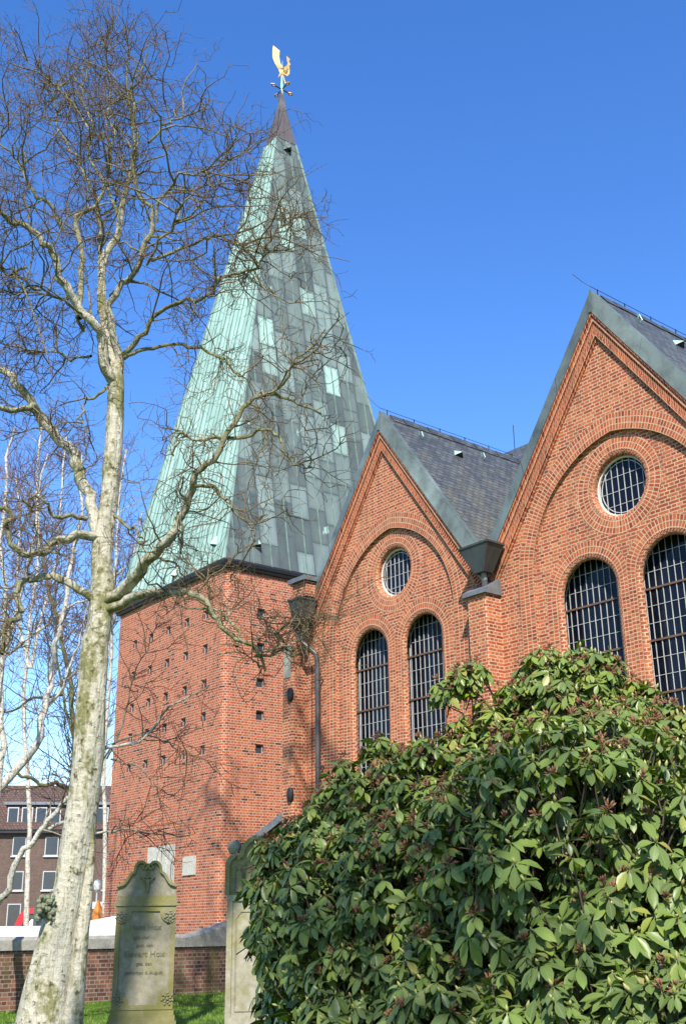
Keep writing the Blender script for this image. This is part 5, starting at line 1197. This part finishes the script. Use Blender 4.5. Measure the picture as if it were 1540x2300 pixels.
for px, py, d, t, rr, nn in ((700, 2080, 8.0, 15.5, (0.95, 0.95, 1.35), 620), (900, 2290, 6.8, 16.5, (1.0, 0.9, 0.9), 420), (1090, 2330, 6.2, 16.0, (0.7, 0.7, 0.6), 120)):
    c = at(px, py, d)+SD*t; v = RNG.normal(0, 1, (nn, 3)); v /= np.linalg.norm(v, axis=1, keepdims=True); p = c+v*np.array(rr)*RNG.uniform(0.2, 1, (nn, 1))**0.5
    e1 = RNG.normal(0, 1, (nn, 3)); e1 /= np.linalg.norm(e1, axis=1, keepdims=True); e2 = np.cross(e1, RNG.normal(0, 1, (nn, 3))); e2 /= np.linalg.norm(e2, axis=1, keepdims=True); sz = RNG.uniform(0.05, 0.10, (nn, 1))
    o_ = sum(len(a) for a in VV)*1; VV.append(np.stack([p-e1*sz, p+e2*sz*.6, p+e1*sz, p-e2*sz*.6], 1).reshape(-1, 3)); QQ.append(o_+np.arange(4*nn).reshape(nn, 4))
o = raw_mesh('added_shade_leaves', np.concatenate(VV).astype(np.float32), np.concatenate(QQ).astype(np.int32), M['bark_green']); dress(o, sht, kind='stuff')

# ================================================================== rhododendron
LUMPS = [(1330, 2010, 6.0, 400), (1290, 1640, 7.2, 165), (1420, 1730, 6.8, 165), (1530, 1790, 6.5, 190), (1130, 1730, 7.4, 160), (1010, 1815, 7.6, 170), (910, 1870, 7.8, 160), (815, 1895, 8.0, 150), (725, 1955, 8.3, 135), (665, 2010, 8.5, 108), (650, 2110, 8.5, 92), (680, 2240, 8.2, 108), (810, 2110, 7.5, 235), (1000, 2060, 7.0, 260), (1200, 2120, 6.2, 280), (1450, 2170, 5.6, 280), (1100, 2300, 6.0, 250), (860, 2320, 7.0, 225), (1660, 1930, 6.2, 280), (1350, 1850, 6.4, 260), (1180, 1900, 6.8, 240), (1335, 1535, 7.1, 80), (1235, 1540, 7.2, 85), (1285, 1500, 7.2, 50), (1175, 1575, 7.3, 60), (1500, 1650, 6.7, 70), (1700, 2250, 5.4, 300), (1300, 2360, 5.3, 240), (1560, 2380, 5.0, 220),
 (1048, 1522, 7.35, 34), (1000, 1552, 7.4, 30), (1075, 1505, 7.35, 24), (715, 1815, 8.2, 40), (600, 1920, 8.5, 34), (775, 1745, 8.0, 45), (585, 2000, 8.5, 34), (860, 1690, 7.9, 40), (570, 2100, 8.5, 26), (1440, 1570, 6.9, 45)]
bb = loc(1.3, 7.2, 0)
bush = thing('rhododendron', 'large rhododendron bush with glossy drooping leaves and brown seed heads before the church', 'bush', bb)
CEN = np.array([at(x, y, d) for x, y, d, r in LUMPS]); RAD = np.array([r*((c-CAM)@CF)/F_PX for c, (x, y, d, r) in zip(CEN, LUMPS)])
pos, nor, wgt = [], [], []
for c, r in zip(CEN, RAD):
    m = int(max(5, 4*math.pi*r*r*185)); v = RNG.normal(0, 1, (m, 3)); v /= np.linalg.norm(v, axis=1, keepdims=True)
    rr = r*(1-0.36*RNG.uniform(0, 1, m)**1.5); p = c+v*rr[:, None]; pos.append(p); nor.append(v)
pos = np.concatenate(pos); nor = np.concatenate(nor)
dist = np.min(np.linalg.norm(pos[:, None]-CEN[None], axis=2)/RAD[None], axis=1)
toC = -(pos-CAM); toC /= np.linalg.norm(toC, axis=1, keepdims=True)
facing = (toC*nor).sum(1)
ok = ((dist > 0.80) | ((dist > 0.62) & (RNG.uniform(0, 1, len(pos)) < 0.75))) & (pos[:, 2] > 0.12) & ((facing > -0.25) | (RNG.uniform(0, 1, len(pos)) < 0.85)) & (np.linalg.norm(pos[:, :2], axis=1) > 3.4)
# a few open windows in the foliage
nz_ = np.sin(pos[:, 0]*4.1+pos[:, 2]*3.3)+np.sin(pos[:, 1]*5.3-pos[:, 2]*4.7+1.0)+np.sin(pos[:, 2]*7.1+pos[:, 0]*2.2)
nz_ += 0.8*np.sin(pos[:, 0]*11+pos[:, 2]*9+2)+0.8*np.sin(pos[:, 1]*13-pos[:, 2]*10)
ok &= (nz_ < 1.75) | (facing < 0.0) | (dist < 0.80)
pos, nor = pos[ok], nor[ok]; NW = len(pos)
ax_ = 0.62*nor+np.array([0, 0, 0.62])+RNG.normal(0, 0.22, (NW, 3)); ax_ /= np.linalg.norm(ax_, axis=1, keepdims=True)
ref = np.cross(ax_, RNG.normal(0, 1, (NW, 3))); ref /= np.linalg.norm(ref, axis=1, keepdims=True); bi = np.cross(ax_, ref)
nl = RNG.integers(6, 10, NW); wi_ = np.repeat(np.arange(NW), nl); K = len(wi_)
j_ = np.concatenate([np.arange(k) for k in nl]); ang = 2*np.pi*j_/nl[wi_]+RNG.normal(0, 0.22, K)
whl = RNG.uniform(0.72, 1.18, NW)*(1.12-0.16*np.clip((pos[:, 2]-1.2)/1.8, 0, 1))
Ln = RNG.uniform(0.064, 0.114, K)*whl[wi_]; Wd = Ln*RNG.uniform(0.38, 0.47, K)
el = RNG.normal(-0.36, 0.34, K)+0.45*(RNG.uniform(0, 1, K) < 0.14); drp = RNG.uniform(0.25, 1.0, K)
rad_ = np.cos(ang)[:, None]*ref[wi_]+np.sin(ang)[:, None]*bi[wi_]; axw = ax_[wi_]
d0 = np.cos(el)[:, None]*rad_+np.sin(el)[:, None]*axw
side = np.cross(axw, rad_); side /= np.linalg.norm(side, axis=1, keepdims=True)
st = np.array([0, 0.10, 0.30, 0.52, 0.76, 1.0]); wprof = np.array([0.06, 0.10, 0.70, 1.0, 0.84, 0.05])
p = pos[wi_]+rad_*0.006; ctr_ = []; dirs = []
d = d0.copy(); prev = 0
for s in st:
    p = p+d*((s-prev)*Ln)[:, None]; prev = s; ctr_.append(p.copy()); dirs.append(d.copy())
    d = d+np.array([0, 0, -1.0])*(drp*0.22)[:, None]; d /= np.linalg.norm(d, axis=1, keepdims=True)
V = np.zeros((K, len(st), 3, 3)); fold = RNG.uniform(0.10, 0.42, K)
for i in range(len(st)):
    nrm_ = np.cross(side, dirs[i]); nrm_ /= np.linalg.norm(nrm_, axis=1, keepdims=True); nrm_ *= np.sign((nrm_*axw).sum(1, keepdims=True)+1e-6)
    hwid = (Wd*wprof[i]*0.5)[:, None]
    V[:, i, 1] = ctr_[i]; V[:, i, 0] = ctr_[i]-side*hwid+nrm_*hwid*fold[:, None]; V[:, i, 2] = ctr_[i]+side*hwid+nrm_*hwid*fold[:, None]
ns = len(st); base_i = np.arange(K)[:, None]*ns*3
Q = []; U = []
for i in range(ns-1):
    for c in range(2):
        Q.append(base_i+np.array([i*3+c, i*3+c+1, (i+1)*3+c+1, (i+1)*3+c])); U.append(np.array([[c*.5, st[i]], [(c+1)*.5, st[i]], [(c+1)*.5, st[i+1]], [c*.5, st[i+1]]]))
Q = np.stack(Q, 1).reshape(-1, 4).astype(np.int32); U = np.tile(np.stack(U)[None], (K, 1, 1, 1)).reshape(-1, 2)
fo_ = raw_mesh('foliage', V.reshape(-1, 3).astype(np.float32), Q, M['leaf'], True, U)
hgt = np.clip((pos[:, 2]-1.2)/1.8, 0, 1)
tint = np.clip(RNG.normal(0.31, 0.19, NW)+0.20*hgt, 0, 0.82)[wi_]+RNG.normal(0, 0.06, K); tint = np.where(RNG.uniform(0, 1, K) < 0.022+0.02*hgt[wi_], RNG.uniform(0.84, 0.985, K), tint)
at_ = fo_.data.attributes.new('tint', 'FLOAT', 'POINT'); at_.data.foreach_set('value', np.repeat(np.clip(tint, 0, 1), ns*3).astype(np.float32)); dress(fo_, bush, kind='stuff')
# stems: from the stool at the ground out to the whorls
x = Wood(); foot = loc(1.35, 8.3, 0.05); n = 7
sel = RNG.permutation(NW)[:320]; tgt = pos[sel]; f0 = foot+RNG.normal(0, 0.45, (len(sel), 3))*np.array([1, 1, 0]); s = np.linspace(0, 1, n)[None, :, None]
mid = (f0+tgt)/2+np.array([0, 0, -0.25])+RNG.normal(0, 0.15, (len(sel), 3))
P = (1-s)**2*f0[:, None]+2*s*(1-s)*mid[:, None]+s**2*tgt[:, None]; P[:, 1:-1] += RNG.normal(0, 0.025, P[:, 1:-1].shape)
x.add(P, np.linspace(0.011, 0.004, n)[None]*RNG.uniform(0.7, 1.5, (len(sel), 1)), 5)
P = np.stack([pos-ax_*0.22+RNG.normal(0, 0.02, (NW, 3)), pos-ax_*0.10, pos], 1); x.add(P, np.tile([0.0045, 0.004, 0.0035], (NW, 1)), 4)
so_ = x.build('stems', M['shrub_stem'], bush, kind='stuff')
# seed heads and buds
sh = RNG.uniform(0, 1, NW) < (0.07+0.24*np.clip((pos[:, 2]-1.3)/1.5, 0, 1)); VS, QS = [], []
def blob(P, A, r, l):          # small six-sided spindle along A
    ref = np.cross(A, [0.3, 0.5, 0.8]); ref /= np.linalg.norm(ref); b2 = np.cross(A, ref); o = len(VS_)
    for t_, rr in ((0, 0.3), (0.35, 1.0), (0.7, 0.75), (1.0, 0.08)):
        for k in range(5): VS_.append(P+A*l*t_+r*rr*(math.cos(k*1.2566)*ref+math.sin(k*1.2566)*b2))
    for i in range(3):
        for k in range(5): QS_.append((o+i*5+k, o+i*5+(k+1) % 5, o+(i+1)*5+(k+1) % 5, o+(i+1)*5+k))
VS_, QS_ = [], []
for i in np.where(sh)[0]:
    c = pos[i]+ax_[i]*0.015
    for k in range(RNG.integers(7, 13)):
        a = ax_[i]*0.8+RNG.normal(0, 0.6, 3); a /= np.linalg.norm(a); L = RNG.uniform(0.025, 0.055)
        blob(c+a*L*0.5, a, 0.0055, 0.026); blob(c, a, 0.0016, L)
o = raw_mesh('seed_heads', np.array(VS_, np.float32), np.array(QS_, np.int32), M['seedhead'], True); dress(o, bush, kind='stuff')
VS_, QS_ = [], []
for i in np.where(~sh & (RNG.uniform(0, 1, NW) < 0.55))[0]: blob(pos[i], ax_[i], 0.0085, RNG.uniform(0.028, 0.042))
o = raw_mesh('leaf_buds', np.array(VS_, np.float32), np.array(QS_, np.int32), M['bud'], True); dress(o, bush, kind='stuff')
